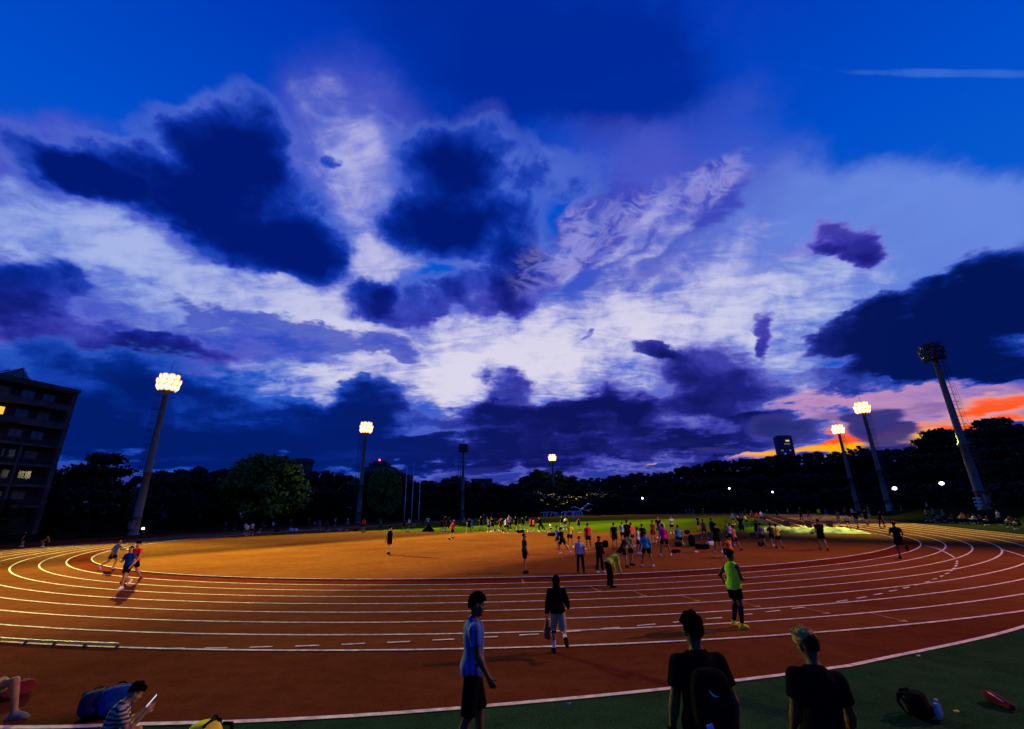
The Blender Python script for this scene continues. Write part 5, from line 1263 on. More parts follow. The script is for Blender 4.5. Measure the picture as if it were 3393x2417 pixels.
def add_mask(p, pose):
    J = pose_J(pose); F = Field(J['head'] - .16, J['head'] + .16, .012); M = np.stack([J['hx'], J['hf'], J['hu']], 1)
    F.ell(J['head'] - .045*J['hu'] + .03*J['hf'], (.064, .078, .055), M, .01); q = F.pts() - J['head']; F.cut(.03 - q @ J['hf'])
    V, Q = F.mesh(); link_mesh('face_mask', np_mesh('face_mask', V, Q), cloth('white'), p)
for row in PEOPLE:
    c, x, fy, hy, pose, fc, top, bot, grp, opt, label = row
    sx_, sy_ = crop(c, x, fy); q = gp(sx_, sy_, ZC); zt = at(sx_, crop(c, x, hy)[1], q[1])[2]
    s = min(max((zt - ZC) / pose_top(pose), .86), 1.14); o = dict(opt); mk = o.pop('mask', 0)
    pr = person((q[0], q[1], ZC - .005), s, pose, fc + math.degrees(math.atan2(-q[0], q[1]))*.0, top, bot, label, RG[grp], **o)
    if mk: add_mask(pr, pose)
for row in SPECT:
    c, x, fy, hy, pose, fc, top, bot, opt, label = row
    sx_, sy_ = crop(c, x, fy); d = ray(sx_, sy_); mX = d[0]/d[1]; best = None
    for off in np.arange(49.5, 61, .25):
        b_ = CEN + off*PV; s_ = (mX*b_[1] - b_[0]) / (AV[0] - mX*AV[1]); P_ = b_ + s_*AV; zz = at(sx_, sy_, P_[1])[2]; gz = .01 + bank_h(off)
        if best is None or abs(zz - gz) < best[0]: best = (abs(zz - gz), P_, gz, off)
    _, P_, gz, off = best; zt = at(sx_, crop(c, x, hy)[1], P_[1])[2]
    s = min(max((zt - gz) / pose_top(pose), .86), 1.14)
    person((P_[0], P_[1], gz), s, pose, fc, top, bot, label, G_BL, **opt)
# ------------------------------------------------------------------ nearer people, one pose each
POSE.update({
 'boy': dict(lean=2, head=6, legl=(13, 2, 12), legr=(-7, 2, 8), arml=(-8, 7, 16), armr=(8, 7, 22)),
 'backman': dict(legl=(3, 5, 4), legr=(-2, 6, 4), arml=(2, 13, 14), armr=(-8, 15, 30), head=3, lean=2),
 'blond': dict(legl=(3, 6, 4), legr=(-2, 6, 5), arml=(6, 9, 20), armr=(10, 14, 26), head=14, lean=7, side=5, turn=-12),
 'hood': dict(lean=6, head=10, legl=(6, 3, 6), legr=(-16, 6, 62), arml=(2, 14, 10), armr=(8, 18, 44)),
 'neon': dict(lean=5, legl=(12, 1, 34), legr=(4, 1, 14), arml=(-34, 20, 78), armr=(6, 8, 78), inr=8),
 'bendy': dict(lean=62, legl=(22, 10, 24), legr=(4, 12, 18), arml=(6, 8, 14), armr=(-4, 8, 20), head=24),
 'jogA': dict(lean=4, legl=(28, 3, 26), legr=(-4, 3, 58), arml=(-16, 12, 60), armr=(20, 10, 82), inr=35),
 'jogB': dict(lean=3, legl=(-12, 3, 26), legr=(18, 3, 10), arml=(10, 14, 26), armr=(-14, 14, 20)),
 'jogC': dict(lean=16, legl=(30, 2, 44), legr=(-16, 2, 40), arml=(30, 14, 50), armr=(-44, 18, 60)),
 'sitphone': dict(legl=(100, 8, 112), legr=(94, 14, 104), lean=20, arml=(22, 6, 106), armr=(26, 8, 112), inl=8, inr=10, head=24),
 'sitlegs': dict(legl=(104, 6, 92), legr=(112, 8, 118), lean=-8, arml=(-20, 14, 10), armr=(-22, 14, 10), head=-4),
})
def place(pose, sx_, fy, hy, Y=None, **kw):
    q = gp(sx_, fy, .03) if Y is None else at(sx_, fy, Y)
    zt = at(sx_, hy, q[1])[2]; s = (zt - .02) / pose_top(pose)
    return (q[0], q[1], .02), min(max(s, .8), 1.18)
def near(pose, loc, s, face, top, bottom, label, **kw):
    return person(loc, s, pose, face, top, bottom, label, None, **kw)
def eyes(p, pose):
    J = pose_J(pose); c = J['head']
    for s_ in (-1, 1):
        F = Field(c - .14, c + .14, .004); F.ell(c + .016*J['hu'] + .083*J['hf'] + s_*.031*J['hx'], (.015, .010, .008), np.stack([J['hx'], J['hf'], J['hu']], 1), 0); V, Q = F.mesh(); link_mesh('eye', np_mesh('eye', V, Q), cloth('hair'), p)
# boy in the blue shirt
M_bl = None
def stripe_mat(name, c1, c2, freq, axis=2):
    m = bpy.data.materials.new(name); m.use_nodes = True; nt = m.node_tree; b = nt.nodes['Principled BSDF']; b.inputs['Roughness'].default_value = .9
    tc = nt.nodes.new('ShaderNodeTexCoord'); s = nt.nodes.new('ShaderNodeSeparateXYZ'); nz = nt.nodes.new('ShaderNodeTexNoise'); nz.inputs['Scale'].default_value = 5
    nt.links.new(tc.outputs['Object'], s.inputs[0]); nt.links.new(tc.outputs['Object'], nz.inputs['Vector'])
    a = nt.nodes.new('ShaderNodeMath'); a.operation = 'MULTIPLY_ADD'; a.inputs[1].default_value = .05; nt.links.new(nz.outputs['Fac'], a.inputs[0]); nt.links.new(s.outputs[axis], a.inputs[2])
    f = nt.nodes.new('ShaderNodeMath'); f.operation = 'MULTIPLY'; f.inputs[1].default_value = freq; nt.links.new(a.outputs[0], f.inputs[0])
    g_ = nt.nodes.new('ShaderNodeMath'); g_.operation = 'FRACT'; nt.links.new(f.outputs[0], g_.inputs[0])
    r = nt.nodes.new('ShaderNodeValToRGB'); e = r.color_ramp.elements; e[0].color = c1; e[1].color = c2; e[0].position = .52; e[1].position = .58
    nt.links.new(g_.outputs[0], r.inputs['Fac']); nt.links.new(r.outputs['Color'], b.inputs['Base Color']); return m
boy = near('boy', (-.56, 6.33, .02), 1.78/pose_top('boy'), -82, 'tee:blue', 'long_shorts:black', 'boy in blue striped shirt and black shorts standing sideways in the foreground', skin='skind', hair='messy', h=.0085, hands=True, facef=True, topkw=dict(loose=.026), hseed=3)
for c in boy.children:
    if c.name.startswith('t_shirt'): c.material_slots[0].material = stripe_mat('blue stripe cloth', (.012, .08, .30, 1), (.006, .03, .14, 1), 14, 1)
J = pose_J('boy'); F = Field(J['neck'] - .16, J['neck'] + .16, .008)
F.cone(J['neck'] - .035*J['u'] - .0*J['f'], J['neck'] + .03*J['u'] - .01*J['f'], .083, .068, .01); q = F.pts(); F.cut(.058 - np.linalg.norm((q - J['neck']) - ((q - J['neck']) @ J['u'])[..., None]*J['u'], axis=-1)); F.cut(((q-J['neck']) @ J['u']) - .035); F.cut(-.03 - (q-J['neck']) @ J['u'])
V, Q = F.mesh(); eyes(boy, 'boy'); link_mesh('collar', np_mesh('collar', V, Q), cloth('navy'), boy)
# man with his back to the camera, black rucksack
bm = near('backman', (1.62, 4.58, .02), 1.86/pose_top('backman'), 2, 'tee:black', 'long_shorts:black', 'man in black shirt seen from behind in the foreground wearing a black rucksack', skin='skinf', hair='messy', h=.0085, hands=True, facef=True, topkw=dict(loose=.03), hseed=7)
J = pose_J('backman'); w = J['wrl']; F = Field(w - .08, w + .08, .006); F.cone(w - J['hdl']*.028, w - J['hdl']*.006, .036, .035, .004); V, Q = F.mesh(); link_mesh('wristband', np_mesh('wristband', V, Q), cloth('black'), bm)
def rounded(F, c, r, M=None, n=4.0):
    """super-ellipsoid"""
    p = F.pts() - np.array(c)
    if M is not None: p = p @ M
    d = ((np.abs(p / np.array(r))**n).sum(-1))**(1/n); F.F = np.minimum(F.F, ((d - 1)*min(r)).astype(np.float32))
def rucksack(loc, rz, size, col, label, group=None, tilt=0.0, logo=False, col2=None, h=None, name='rucksack', straps=True, z=True):
    wdt, dep, hgt = size; h = h or max(min(size)/14, .007)
    F = Field((-wdt*.75, -dep*1.0, -.03), (wdt*.75, dep*1.0, hgt*1.2), h)
    rounded(F, (0, 0, hgt*.5), (wdt*.5, dep*.5, hgt*.5), n=3.2)
    F.ell((0, -dep*.42, hgt*.32), (wdt*.38, dep*.3, hgt*.26), None, .04)
    F.ell((0, 0, hgt*.9), (wdt*.40, dep*.42, hgt*.14), None, .04)
    V, Q = F.mesh(); me = np_mesh('rucksack', V, Q)
    o = link_mesh(name, me, cloth(col)); o.location = loc; o.rotation_euler = (tilt, 0, rz); tag(o, label, 'bag', group)
    b = MB(); b.tube([(-.06*wdt/.3, dep*.30, hgt*.96), (-.03, dep*.32, hgt*1.09), (.03, dep*.32, hgt*1.09), (.06*wdt/.3, dep*.30, hgt*.96)], .011, 6)
    b.ob('handle', cloth(col2 or col), o, True)
    if straps:
        for s in (-1, 1):
            b = MB(); b.tube([(s*wdt*.26, dep*.42, hgt*.93), (s*wdt*.30, dep*.72, hgt*.86), (s*wdt*.32, dep*.78, hgt*.55), (s*wdt*.36, dep*.55, hgt*.22), (s*wdt*.42, dep*.3, hgt*.12)], [.022, .024, .022, .014, .01], 6)
            b.ob('strap', cloth(col2 or col), o, True)
    return o
Jb = pose_J('backman'); sB = 1.86/pose_top('backman'); zb = Jb['pel'][2]*sB
rs_ = rucksack((1.62, 4.58 - .205, zb + .02), math.radians(2), (.33, .18, .46), 'black', 'black rucksack with a small white curved mark on the back of the foreground man', h=.009)
sw = MB(); n = 14
up_ = [(-.042 + .092*i/n, .018 - .03*math.sin(math.pi*.62*i/n) + .026*(i/n)**2 - .012*i/n) for i in range(n+1)]
for i in range(n+1):
    x_, y_ = up_[i]; t_ = .011*math.sin(math.pi*min(1, (i/n)*1.0 + .04))*(1 - i/n*.7) + .0012
    sw.v += [(x_, 0, y_ - t_), (x_, 0, y_ + t_*.6)]
for i in range(n): sw.f.append((2*i, 2*i+2, 2*i+3, 2*i+1))
so = sw.ob('mark', cloth('white'), rs_); so.location = (-.03, -.121, .335); so.rotation_euler = (math.radians(-8), .35, 0)
tg = MB(); tg.box((-.028, -.004, -.035), (.028, .004, .035), .003); to = tg.ob('tag', mat('pale blue tag', (.42, .44, .72), rough=.6, noise=.2), rs_); to.location = (-.10, -.142, .11); to.rotation_euler = (0, -.2, .1)
# blond man
bl_ = near('blond', (2.55, 4.45, .02), 1.72/pose_top('blond'), -8, 'tee:black', 'long_shorts:black', 'blond man in black shirt seen from behind in the foreground', hair='quiff', haircol='blond', h=.0085, hands=True, facef=True, topkw=dict(loose=.028), hseed=9, skin='skinf')
V, Q = build_hair(pose_J('blond'), .0085, 'short').mesh(); link_mesh('shaved_hair', np_mesh('shaved_hair', V, Q), mat('brown hair', (.03, .018, .007), rough=.9, spec=0, noise=.5, scale=60, bump=.6), bl_)
# hooded walker with the bag
def build_hood(J, h):
    hu, hf, hx, c = J['hu'], J['hf'], J['hx'], J['head']; F = Field(c - .4, c + .3, h); M = np.stack([hx, hf, hu], 1)
    F.ell(c + .02*hu - .012*hf, (.108, .126, .132), M, .02); F.cone(c - .07*hu - .04*hf, J['neck'] - .05*J['u'] - .03*J['f'], .082, .125, .05)
    q = F.pts() - c; F.cut((q @ hf) - .085); return F
loc, s = place('hood', 1245*K, 1453*K, 1285*K)
hd_ = near('hood', loc, s, -4, 'long:black', 'long_shorts:khaki', 'person in black hooded jacket and beige shorts walking away across the lanes', hair='short', h=.011, hands=True, shoes='black', topkw=dict(loose=.034))
V, Q = build_hood(pose_J('hood'), .011).mesh(); link_mesh('hood', np_mesh('hood', V, Q), cloth('black'), hd_)
J = pose_J('hood')
for nm in 'lr':
    a, b_ = J['kn'+nm], J['an'+nm]; F = Field(np.minimum(a, b_) - .12, np.maximum(a, b_) + .12, .011); F.cone(b_, b_ + (a-b_)*.38, .044, .05, .01); V, Q = F.mesh(); link_mesh('sock', np_mesh('sock', V, Q), cloth('white'), hd_)
    F = Field(a - .14, a + .14, .011); F.cone(a + (b_-a)*.0, a + (b_-a)*.2, .066, .058, .01); V, Q = F.mesh(); link_mesh('knee_band', np_mesh('knee_band', V, Q), cloth('black'), hd_)
hw = np.array(J['wrl'] + J['hdl']*.1) * s
ang = math.radians(-4); hx_ = (loc[0] + hw[0]*math.cos(ang) - hw[1]*math.sin(ang), loc[1] + hw[0]*math.sin(ang) + hw[1]*math.cos(ang), loc[2] + hw[2])
F = Field((-.16, -.12, -.45), (.16, .12, .06), .011); F.cone((0, 0, -.02), (0, 0, -.16), .02, .05, .04); rounded(F, (.0, 0, -.28), (.075, .05, .15), n=2.6); F.ell((.03, .01, -.36), (.06, .05, .06), None, .03)
V, Q = F.mesh(); cb = link_mesh('carrier_bag', np_mesh('carrier_bag', V, Q), mat('rust red bag', (.26, .055, .025), rough=.6, noise=.35, scale=9, bump=.5)); cb.location = hx_
tag(cb, 'rust red carrier bag hanging from the left hand of the hooded walker', 'bag')
b = MB(); b.tube([(-.02, 0, -.05), (-.012, 0, .02), (.012, 0, .02), (.02, 0, -.05)], .007, 5); b.ob('handle', cloth('maroon'), cb)
# runner in the neon vest
loc, s = place('neon', 1648*K, 1398*K, 1226*K)
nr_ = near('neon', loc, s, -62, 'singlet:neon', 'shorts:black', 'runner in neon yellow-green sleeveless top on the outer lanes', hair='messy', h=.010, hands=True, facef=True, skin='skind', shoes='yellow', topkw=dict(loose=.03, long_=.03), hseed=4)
J = pose_J('neon')
for nm in 'lr':
    a, b_ = J['kn'+nm], J['an'+nm]; F = Field(np.minimum(a, b_) - .14, np.maximum(a, b_) + .14, .010); F.cone(b_ + (a-b_)*.12, a - (a-b_)*.06, .046, .060, .01); calf(F, J, nm, .012); V, Q = F.mesh(); link_mesh('calf_sleeve', np_mesh('calf_sleeve', V, Q), cloth('black'), nr_)
# man bending over on the inner lanes
q = gp(1358*K, 1306*K, .03); zt = at(1372*K, 1229*K, q[1])[2]; Jt = pose_J('bendy'); topz = max(Jt['chest'][2] + .1, Jt['head'][2] + .1, Jt['shl'][2] + .06)
near('bendy', (q[0], q[1], .02), min(max((zt-.02)/topz, .85), 1.2), -62, 'long:ygreen', 'trousers:black', 'person in yellow-green jacket bending over with hands on knees on the inner lanes', h=.012, hands=True, shoes='black', topkw=dict(loose=.028))
# three runners in the left bend
def X(a, b): return 300 + a/5.413, 1700 + b/5.413
for pose, fx, fy, hy, fc, top, bot, lab, kw in (
    ('jogB', 718, 1236, 520, 172, 'tee:red', 'shorts:black', 'runner in bright red shirt in the left bend', dict(hair='mop', shoes='maroon')),
    ('jogA', 585, 1345, 600, 176, 'tee:royal', 'shorts:black', 'runner in royal blue shirt in the left bend, arm across the chest', dict(hair='short')),
    ('jogC', 345, 1010, 470, -62, 'tee:teal', 'shorts:black', 'runner in dull blue shirt leaning forward behind the other two in the left bend', dict(shoes='cream'))):
    a, b_ = X(fx, fy); _, c_ = X(fx, hy); loc, s = place(pose, a, b_, c_)
    p_ = near(pose, loc, s, fc, top, bot, lab, h=.014, topkw=dict(loose=.026), **kw)
    if top == 'tee:teal':
        for ch in p_.children:
            if ch.name.startswith('t_shirt'): ch.material_slots[0].material = mat('dull blue cloth', (.03, .09, .2), rough=.9)
# seated people at the bottom left
sit_ = near('sitphone', (-4.74, 6.05, .005), .93/pose_top('sitphone'), -52, 'tee:white', 'trousers:black', 'person in striped shirt sitting on the ground looking at a phone', hair='mop', h=.010, hands=True, facef=True, topkw=dict(loose=.03), hseed=12)
for c in sit_.children:
    if c.name.startswith('t_shirt'): c.material_slots[0].material = stripe_mat('striped cloth', (.26, .23, .18, 1), (.006, .006, .007, 1), 17, 2)
J = pose_J('sitphone'); sS = .93/pose_top('sitphone'); hp_ = (J['wrl'] + J['wrr'])*.5 + (J['hdl'] + J['hdr'])*.05
hp_ = hp_*sS; an_ = math.radians(-52); pl = Vector((-4.74 + hp_[0]*math.cos(an_) - hp_[1]*math.sin(an_), 6.05 + hp_[0]*math.sin(an_) + hp_[1]*math.cos(an_), .005 + hp_[2] + .04))
b = MB(); b.box((-.034, -.005, -.070), (.034, .005, .070), .004); ph = b.ob('phone', cloth('black')); ph.location = pl; ph.rotation_euler = (math.radians(-38), 0, an_); tag(ph, 'phone with a lit pale screen in the hands of the person in stripes', 'phone')
b = MB(); b.box((-.031, -.0075, -.066), (.031, -.0052, .066)); b.ob('screen', emis('phone screen', (.78, .78, 1, 1), .75), ph)
q = gp(58, 2400, .03)
near('sitlegs', (q[0] - .80, q[1] + .02, .005), 1.0, -88, 'tee:maroon', 'shorts:khaki', 'person sitting at the bottom left edge with bare legs and grey shoes', h=.011, hands=True, shoes='grey')
# faint people in the dark at the far left
for cx_, fy, hy, pose, col_, lab in ((72, 1812, 1762, 'stand', 'black', 'faint dark figure standing in the gloom at the far left edge'), (155, 1813, 1775, 'sit', 'brown', 'faint seated figure in the gloom left of the dull blue runner')):
    q = gp(cx_, fy, .01); zt = at(cx_, hy, q[1])[2]; person((q[0], q[1], .008), min(max(zt/pose_top(pose), .86), 1.1), pose, 120, 'tee:'+col_, 'shorts:black', lab, G_LT)

# ------------------------------------------------------------------ bags and small things
def bag_at(c, x, base, top, wpx, col, label, rz=0.3, group='bags lying about the infield', dep=.6, kind='rucksack', z=.03):
    a, b_ = crop(c, x, base); q = gp(a, b_, z); sc_ = CROPS[c][2]
    wd = wpx/sc_ / FPX * math.hypot(q[1], 2.8) ; hg = at(a, crop(c, x, top)[1], q[1])[2] - z
    wd = min(max(wd, .22), .95); hg = min(max(hg, .12), .8)
    if kind == 'duffel': hg = min(hg, .34)
    if kind == 'duffel':
        h = max(hg/12, .012); F = Field((-wd*.7, -hg*.9, -.02), (wd*.7, hg*.9, hg*1.25), h); F.cone((-wd*.5+hg*.45, 0, hg*.46), (wd*.5-hg*.45, 0, hg*.46), hg*.46, hg*.46, .02); rounded(F, (0, 0, hg*.25), (wd*.46, hg*.42, hg*.26))
        V, Q = F.mesh(); o = link_mesh('sports_bag', np_mesh('sports_bag', V, Q), cloth(col)); o.location = (q[0], q[1], z); o.rotation_euler = (0, 0, rz); tag(o, label, 'bag', group)
        for s_ in (-1, 1):
            b = MB(); b.tube([(-wd*.2, s_*hg*.2, hg*.88), (-wd*.14, s_*hg*.12, hg*1.12), (wd*.14, s_*hg*.12, hg*1.12), (wd*.2, s_*hg*.2, hg*.88)], hg*.035, 5); b.ob('handle', cloth('black'), o, True)
        return o
    return rucksack((q[0], q[1], z), rz, (wd, min(wd*dep, .4), hg), col, label, group)
bag_at('A', 415, 575, 540, 100, 'black', 'low black bag beside the seated white shirt at the grass edge', kind='duffel')
bag_at('A', 1938, 690, 568, 62, 'black', 'tall oval black bag standing upright on the infield', rz=.1)
bag_at('A', 1890, 688, 642, 48, 'yellow', 'small yellow bag on the infield beside the tall oval black bag', rz=.6)
bag_at('A', 2045, 715, 655, 190, 'black', 'long dark sports bag on the infield right of the tall oval bag', kind='duffel', rz=-.2)
bag_at('A', 1785, 690, 632, 80, 'black', 'dark bag beside the crouching teal singlet', kind='duffel')
bag_at('A', 2140, 678, 620, 110, 'white', 'white and grey heap of bags on the infield below the red singlet', kind='duffel', rz=.5)
bag_at('A', 1882, 555, 512, 55, 'black', 'dark pointed bag on the grass edge left of the red singlet', rz=.2)
bag_at('A', 82, 540, 502, 100, 'black', 'dark bag at the left of the grass edge, behind the red shirt', kind='duffel')
bag_at('A', 178, 538, 515, 50, 'cream', 'pale bag at the grass edge under the red shirt', kind='duffel')
bag_at('A', 1000, 700, 625, 60, 'black', 'dark bag standing behind the person holding papers', rz=.2)
bag_at('A', 1760, 755, 720, 100, 'black', 'flat dark bag on the infield right of the magenta shirt', kind='duffel')
bag_at('A', 1978, 756, 740, 52, 'pink', 'small pale pink thing lying on the infield', kind='duffel')
bag_at('A', 728, 542, 527, 40, 'cream', 'pair of pale shoes left on the grass edge', kind='duffel')
bag_at('B', 1260, 640, 585, 150, 'black', 'black bag with magenta jacket at the grass edge near the grey shirt', kind='duffel')
bag_at('B', 1235, 648, 612, 60, 'magenta', 'magenta jacket bundled beside the black bag at the grass edge', kind='duffel')
bag_at('B', 1380, 805, 740, 110, 'black', 'dark bag on the infield left of the grey shirted legs', kind='duffel')
bag_at('B', 540, 610, 578, 60, 'black', 'small dark bag at the grass edge between two singlets', kind='duffel')
bag_at('B', 320, 850, 782, 90, 'black', 'dark lump of kit on the infield left of the broad black vest', kind='duffel')
bag_at('D', 1985, 628, 590, 120, 'black', 'long dark bag at the grass edge right of the white shirt and black shorts', kind='duffel')
bag_at('D', 1780, 612, 588, 40, 'black', 'small black bag left of the white shirt and black shorts', kind='duffel')
bag_at('D', 1665, 612, 578, 32, 'cream', 'cream bag beside the dark person at the grass edge', rz=.3)
bag_at('D', 2110, 622, 602, 66, 'white', 'white bag at the grass edge below the red and salmon tops', kind='duffel')
bag_at('E', 612, 958, 932, 28, 'white', 'left one of two white bags under the person in navy', rz=.2, group='bags along the left straight')
bag_at('E', 648, 958, 932, 28, 'white', 'right one of two white bags under the person in navy', rz=.4, group='bags along the left straight')
bag_at('E', 905, 950, 938, 24, 'cream', 'left pale box-like bag at the left end of the grass', group='bags along the left straight', kind='duffel')
bag_at('E', 988, 950, 936, 28, 'cream', 'right pale box-like bag at the left end of the grass', group='bags along the left straight', kind='duffel')
bag_at('E', 1110, 953, 938, 34, 'black', 'dark bag on the grass left of the dark maroon person', group='bags along the left straight', kind='duffel')
bag_at('E', 500, 955, 930, 36, 'black', 'dark bag right of the cream shirt on the left straight', group='bags along the left straight', kind='duffel')
bag_at('C', 545, 280, 262, 30, 'pink', 'pink thing lying beside the tan straight', kind='duffel', group='bags along the left straight')
# little dark tent on the grass edge
a, b_ = crop('D', 830, 610); q = gp(a, b_, .03); v = [(-.9, -.7, 0), (.9, -.7, 0), (.9, .7, 0), (-.9, .7, 0), (-.1, 0, .95), (.1, 0, .95)]
tn = mesh_ob('tent', v, [(0, 1, 5, 4), (1, 2, 5), (2, 3, 4, 5), (3, 0, 4)], cloth('black')); tn.location = (q[0], q[1], .022); tn.rotation_euler = (0, 0, .2); tag(tn, 'small dark pointed tent at the grass edge below the pointing white shirt', 'tent')
b = MB(); b.tube([(-.13, 0, .94), (.13, 0, .94)], .02, 6); b.tube([(-.13, 0, .94), (-.95, -.75, 0)], .012, 5); b.tube([(.13, 0, .94), (.95, -.75, 0)], .012, 5); b.ob('tent_pole', M_darksteel, tn)
# foreground bags
def solid_bag(px_, py_, top_, wd, dp, col, label, rz, tilt=0, z=.01, **kw):
    q = gp(px_, py_, z); hg = at(px_, top_, q[1])[2] - z; return rucksack((q[0], q[1], z), rz, (wd, dp, hg), col, label, None, tilt, **kw), q, hg
solid_bag(312, 2372, 2290, .42, .32, 'navy', 'dark navy rucksack on the track behind the person in stripes', .9, .0)
r_, q, hg = solid_bag(378, 2366, 2276, .44, .32, 'royal', 'royal blue rucksack on the track behind the person in stripes', .5, .0, col2='black')
q = gp(40, 2312, .01); o = rucksack((q[0], q[1], .01), 1.2, (.5, .3, .22), 'maroon', 'dark red kit bag on the track at the left edge', col2='black')
q = at(682, 2400, 6.35); o = rucksack((q[0], q[1], .008), -.5, (.42, .34, at(682, 2384, 6.35)[2]-.05), 'yellow', 'yellow rucksack with black strap peeping in at the bottom edge', col2='black')
b = MB(); b.tube([(.21, -.10, .1), (.18, -.12, .32), (.08, -.06, .45), (.02, .08, .46)], .026, 6); b.ob('black_band', cloth('black'), o, True)
q = gp(3050, 2376, .006); hg = at(3050, 2294, q[1])[2]
o = rucksack((q[0], q[1], .006), .75, (.36, .24, hg), 'black', 'black rucksack with grey bottles in its side pocket on the green ground', None)
M_bottle = mat('grey bottle', (.25, .25, .3), rough=.35, spec=.4, noise=.12)
for i, (px_, hh) in enumerate(((.10, .20), (-.02, .18))):
    bt = MB(); bt.lathe([(.034, 0), (.038, .02), (.038, hh*.62), (.02, hh*.82), (.018, hh*.86)], 12, (px_, -.20, .03)); bo = bt.ob('water_bottle', M_bottle, None, True); bo.parent = None
    bo.location = o.location; bo.rotation_euler = o.rotation_euler; tag(bo, ['taller grey bottle in the pocket of the black rucksack on the green ground', 'shorter grey bottle in the pocket of the black rucksack on the green ground'][i], 'bottle', 'bottles in the rucksack pocket')
    cp = MB(); cp.lathe([(.022, hh*.86), (.022, hh*1.0), (.012, hh*1.03)], 10, (px_, -.20, .03)); cp.ob('cap', cloth('white'), bo, True)
a0, a1 = gp(3262, 2300, .08), gp(3368, 2345, .08); mid = (a0+a1)/2; ln_ = float(np.linalg.norm(a1-a0))
F = Field((-ln_*.65, -.22, -.02), (ln_*.65, .22, .3), .012); F.cone((-ln_*.3, 0, .075), (ln_*.32, 0, .05), .075, .045, .02); F.ell((-ln_*.15, -.03, .10), (.14, .06, .045), None, .04)
V, Q = F.mesh(); o = link_mesh('sports_bag', np_mesh('sports_bag', V, Q), cloth('maroon')); o.location = (mid[0], mid[1], .006); o.rotation_euler = (0, 0, math.atan2(a1[1]-a0[1], a1[0]-a0[0])); tag(o, 'long dark red bag lying on the green ground at the right edge', 'bag')
b = MB(); b.tube([(-ln_*.34, -.03, .135), (-ln_*.1, -.065, .14), (ln_*.22, -.045, .095)], .010, 6); b.ob('trim', cloth('pink'), o, True)
for s_ in (-1, 1):
    b = MB(); b.tube([(-ln_*.38, s_*.04, .05), (-ln_*.44, s_*.04, .07), (-ln_*.43, s_*.04, .11)], .012, 6); b.ob('toggle', cloth('yellow'), o, True)
for (px_, py_, c_, lab) in ((3042, 2173, 'cream', 'white scrap of litter beside the curved white edge line'), (3168, 2357, 'yellow', 'tiny yellow scrap between the two bags on the green ground'), (1884, 2332, 'teal', 'small pale scrap on the green ground right of the boy in blue')):
    q = gp(px_, py_, .01); b = MB(); b.add([(-.035, -.02, .0), (.03, -.025, .004), (.04, .02, .016), (-.02, .03, .006), (0, 0, .02)], [(0, 1, 4), (1, 2, 4), (2, 3, 4), (3, 0, 4)]); o = b.ob('litter', cloth(c_)); o.location = (q[0], q[1], .0055); tag(o, lab, 'litter', 'scraps of litter')

# ------------------------------------------------------------------ white guide rail on the outer lane line, bottom left
rr = R0 + 8*LW; a1_ = math.atan2(*(lambda s: (s[1], s[0]))(w2st(gp(243*K, 1449*K))))
pts = [st2w(rr*math.cos(a1_ - i*.0062), rr*math.sin(a1_ - i*.0062)) for i in range(26)]
b = MB(); top = []
for i in range(25):
    d = pts[i+1] - pts[i]; d /= np.linalg.norm(d); nrm = np.array([-d[1], d[0]])*.028
    top.append((pts[i], nrm))
for (p0, n0), (p1, n1) in zip(top, top[1:]):
    b.add([(*(p0-n0), .085), (*(p0+n0), .085), (*(p1+n1), .085), (*(p1-n1), .085), (*(p0-n0), .105), (*(p0+n0), .105), (*(p1+n1), .105), (*(p1-n1), .105)], [(0, 1, 2, 3), (7, 6, 5, 4), (0, 3, 7, 4), (1, 5, 6, 2), (0, 4, 5, 1), (3, 2, 6, 7)])
rl = empty('guide_rail', (*pts[0], .0), 'low white guide rail on short black feet along the outer lane at left', 'rail')
r_o = b.ob('rail', mat('rail paint', (.30, .26, .22), rough=.7, spec=.1, noise=.2)); r_o.parent = rl; r_o.matrix_parent_inverse = Matrix.Translation(Vector((-pts[0][0], -pts[0][1], 0)))
for i in range(0, 24, 3):
    f_ = MB(); f_.lathe([(.05, .012), (.045, .03), (.022, .05), (.022, .084)], 8, (*pts[i], 0)); fo = f_.ob('foot', M_darksteel, None, True); fo.parent = rl; fo.matrix_parent_inverse = r_o.matrix_parent_inverse.copy()

# ------------------------------------------------------------------ sandpit cover, board markers, thin posts, folded frames, sign boards
rs = np.random.RandomState(5); nx, ny = 46, 18; gv = []; gf = []
from mathutils import noise as mnoise
for j in range(ny):
    for i in range(nx):
        u_, v_ = i/(nx-1), j/(ny-1); e_ = min(u_, 1-u_, v_, 1-v_); ed = min(1, e_*9)
        w_ = st2w(28.6 + 8.6*u_ + .25*math.sin(v_*9), 1.2 + 10.6*v_ + .3*math.sin(u_*11))
        hz = .03 + ed*(.14 + .36*max(0, mnoise.noise((u_*9, v_*6, 2.0))) + .2*mnoise.noise((u_*24, v_*15, 5.0)))
        gv.append((w_[0], w_[1], .016 + max(.0, hz)))
for j in range(ny-1):
    for i in range(nx-1): a_ = j*nx+i; gf.append((a_, a_+1, a_+nx+1, a_+nx))
tag(mesh_ob('sandpit_cover', gv, gf, mat('dusty tarpaulin', (.10, .09, .03), rough=.9, spec=.05, noise=.45, scale=.9, bump=.4, col2=(.17, .14, .05), detail=7), smooth=True), 'crumpled dusty olive tarpaulin over the long jump sandpit', 'tarpaulin')
for x_, y_, lab in ((1818/1*1.0, 1, 'left'),): pass
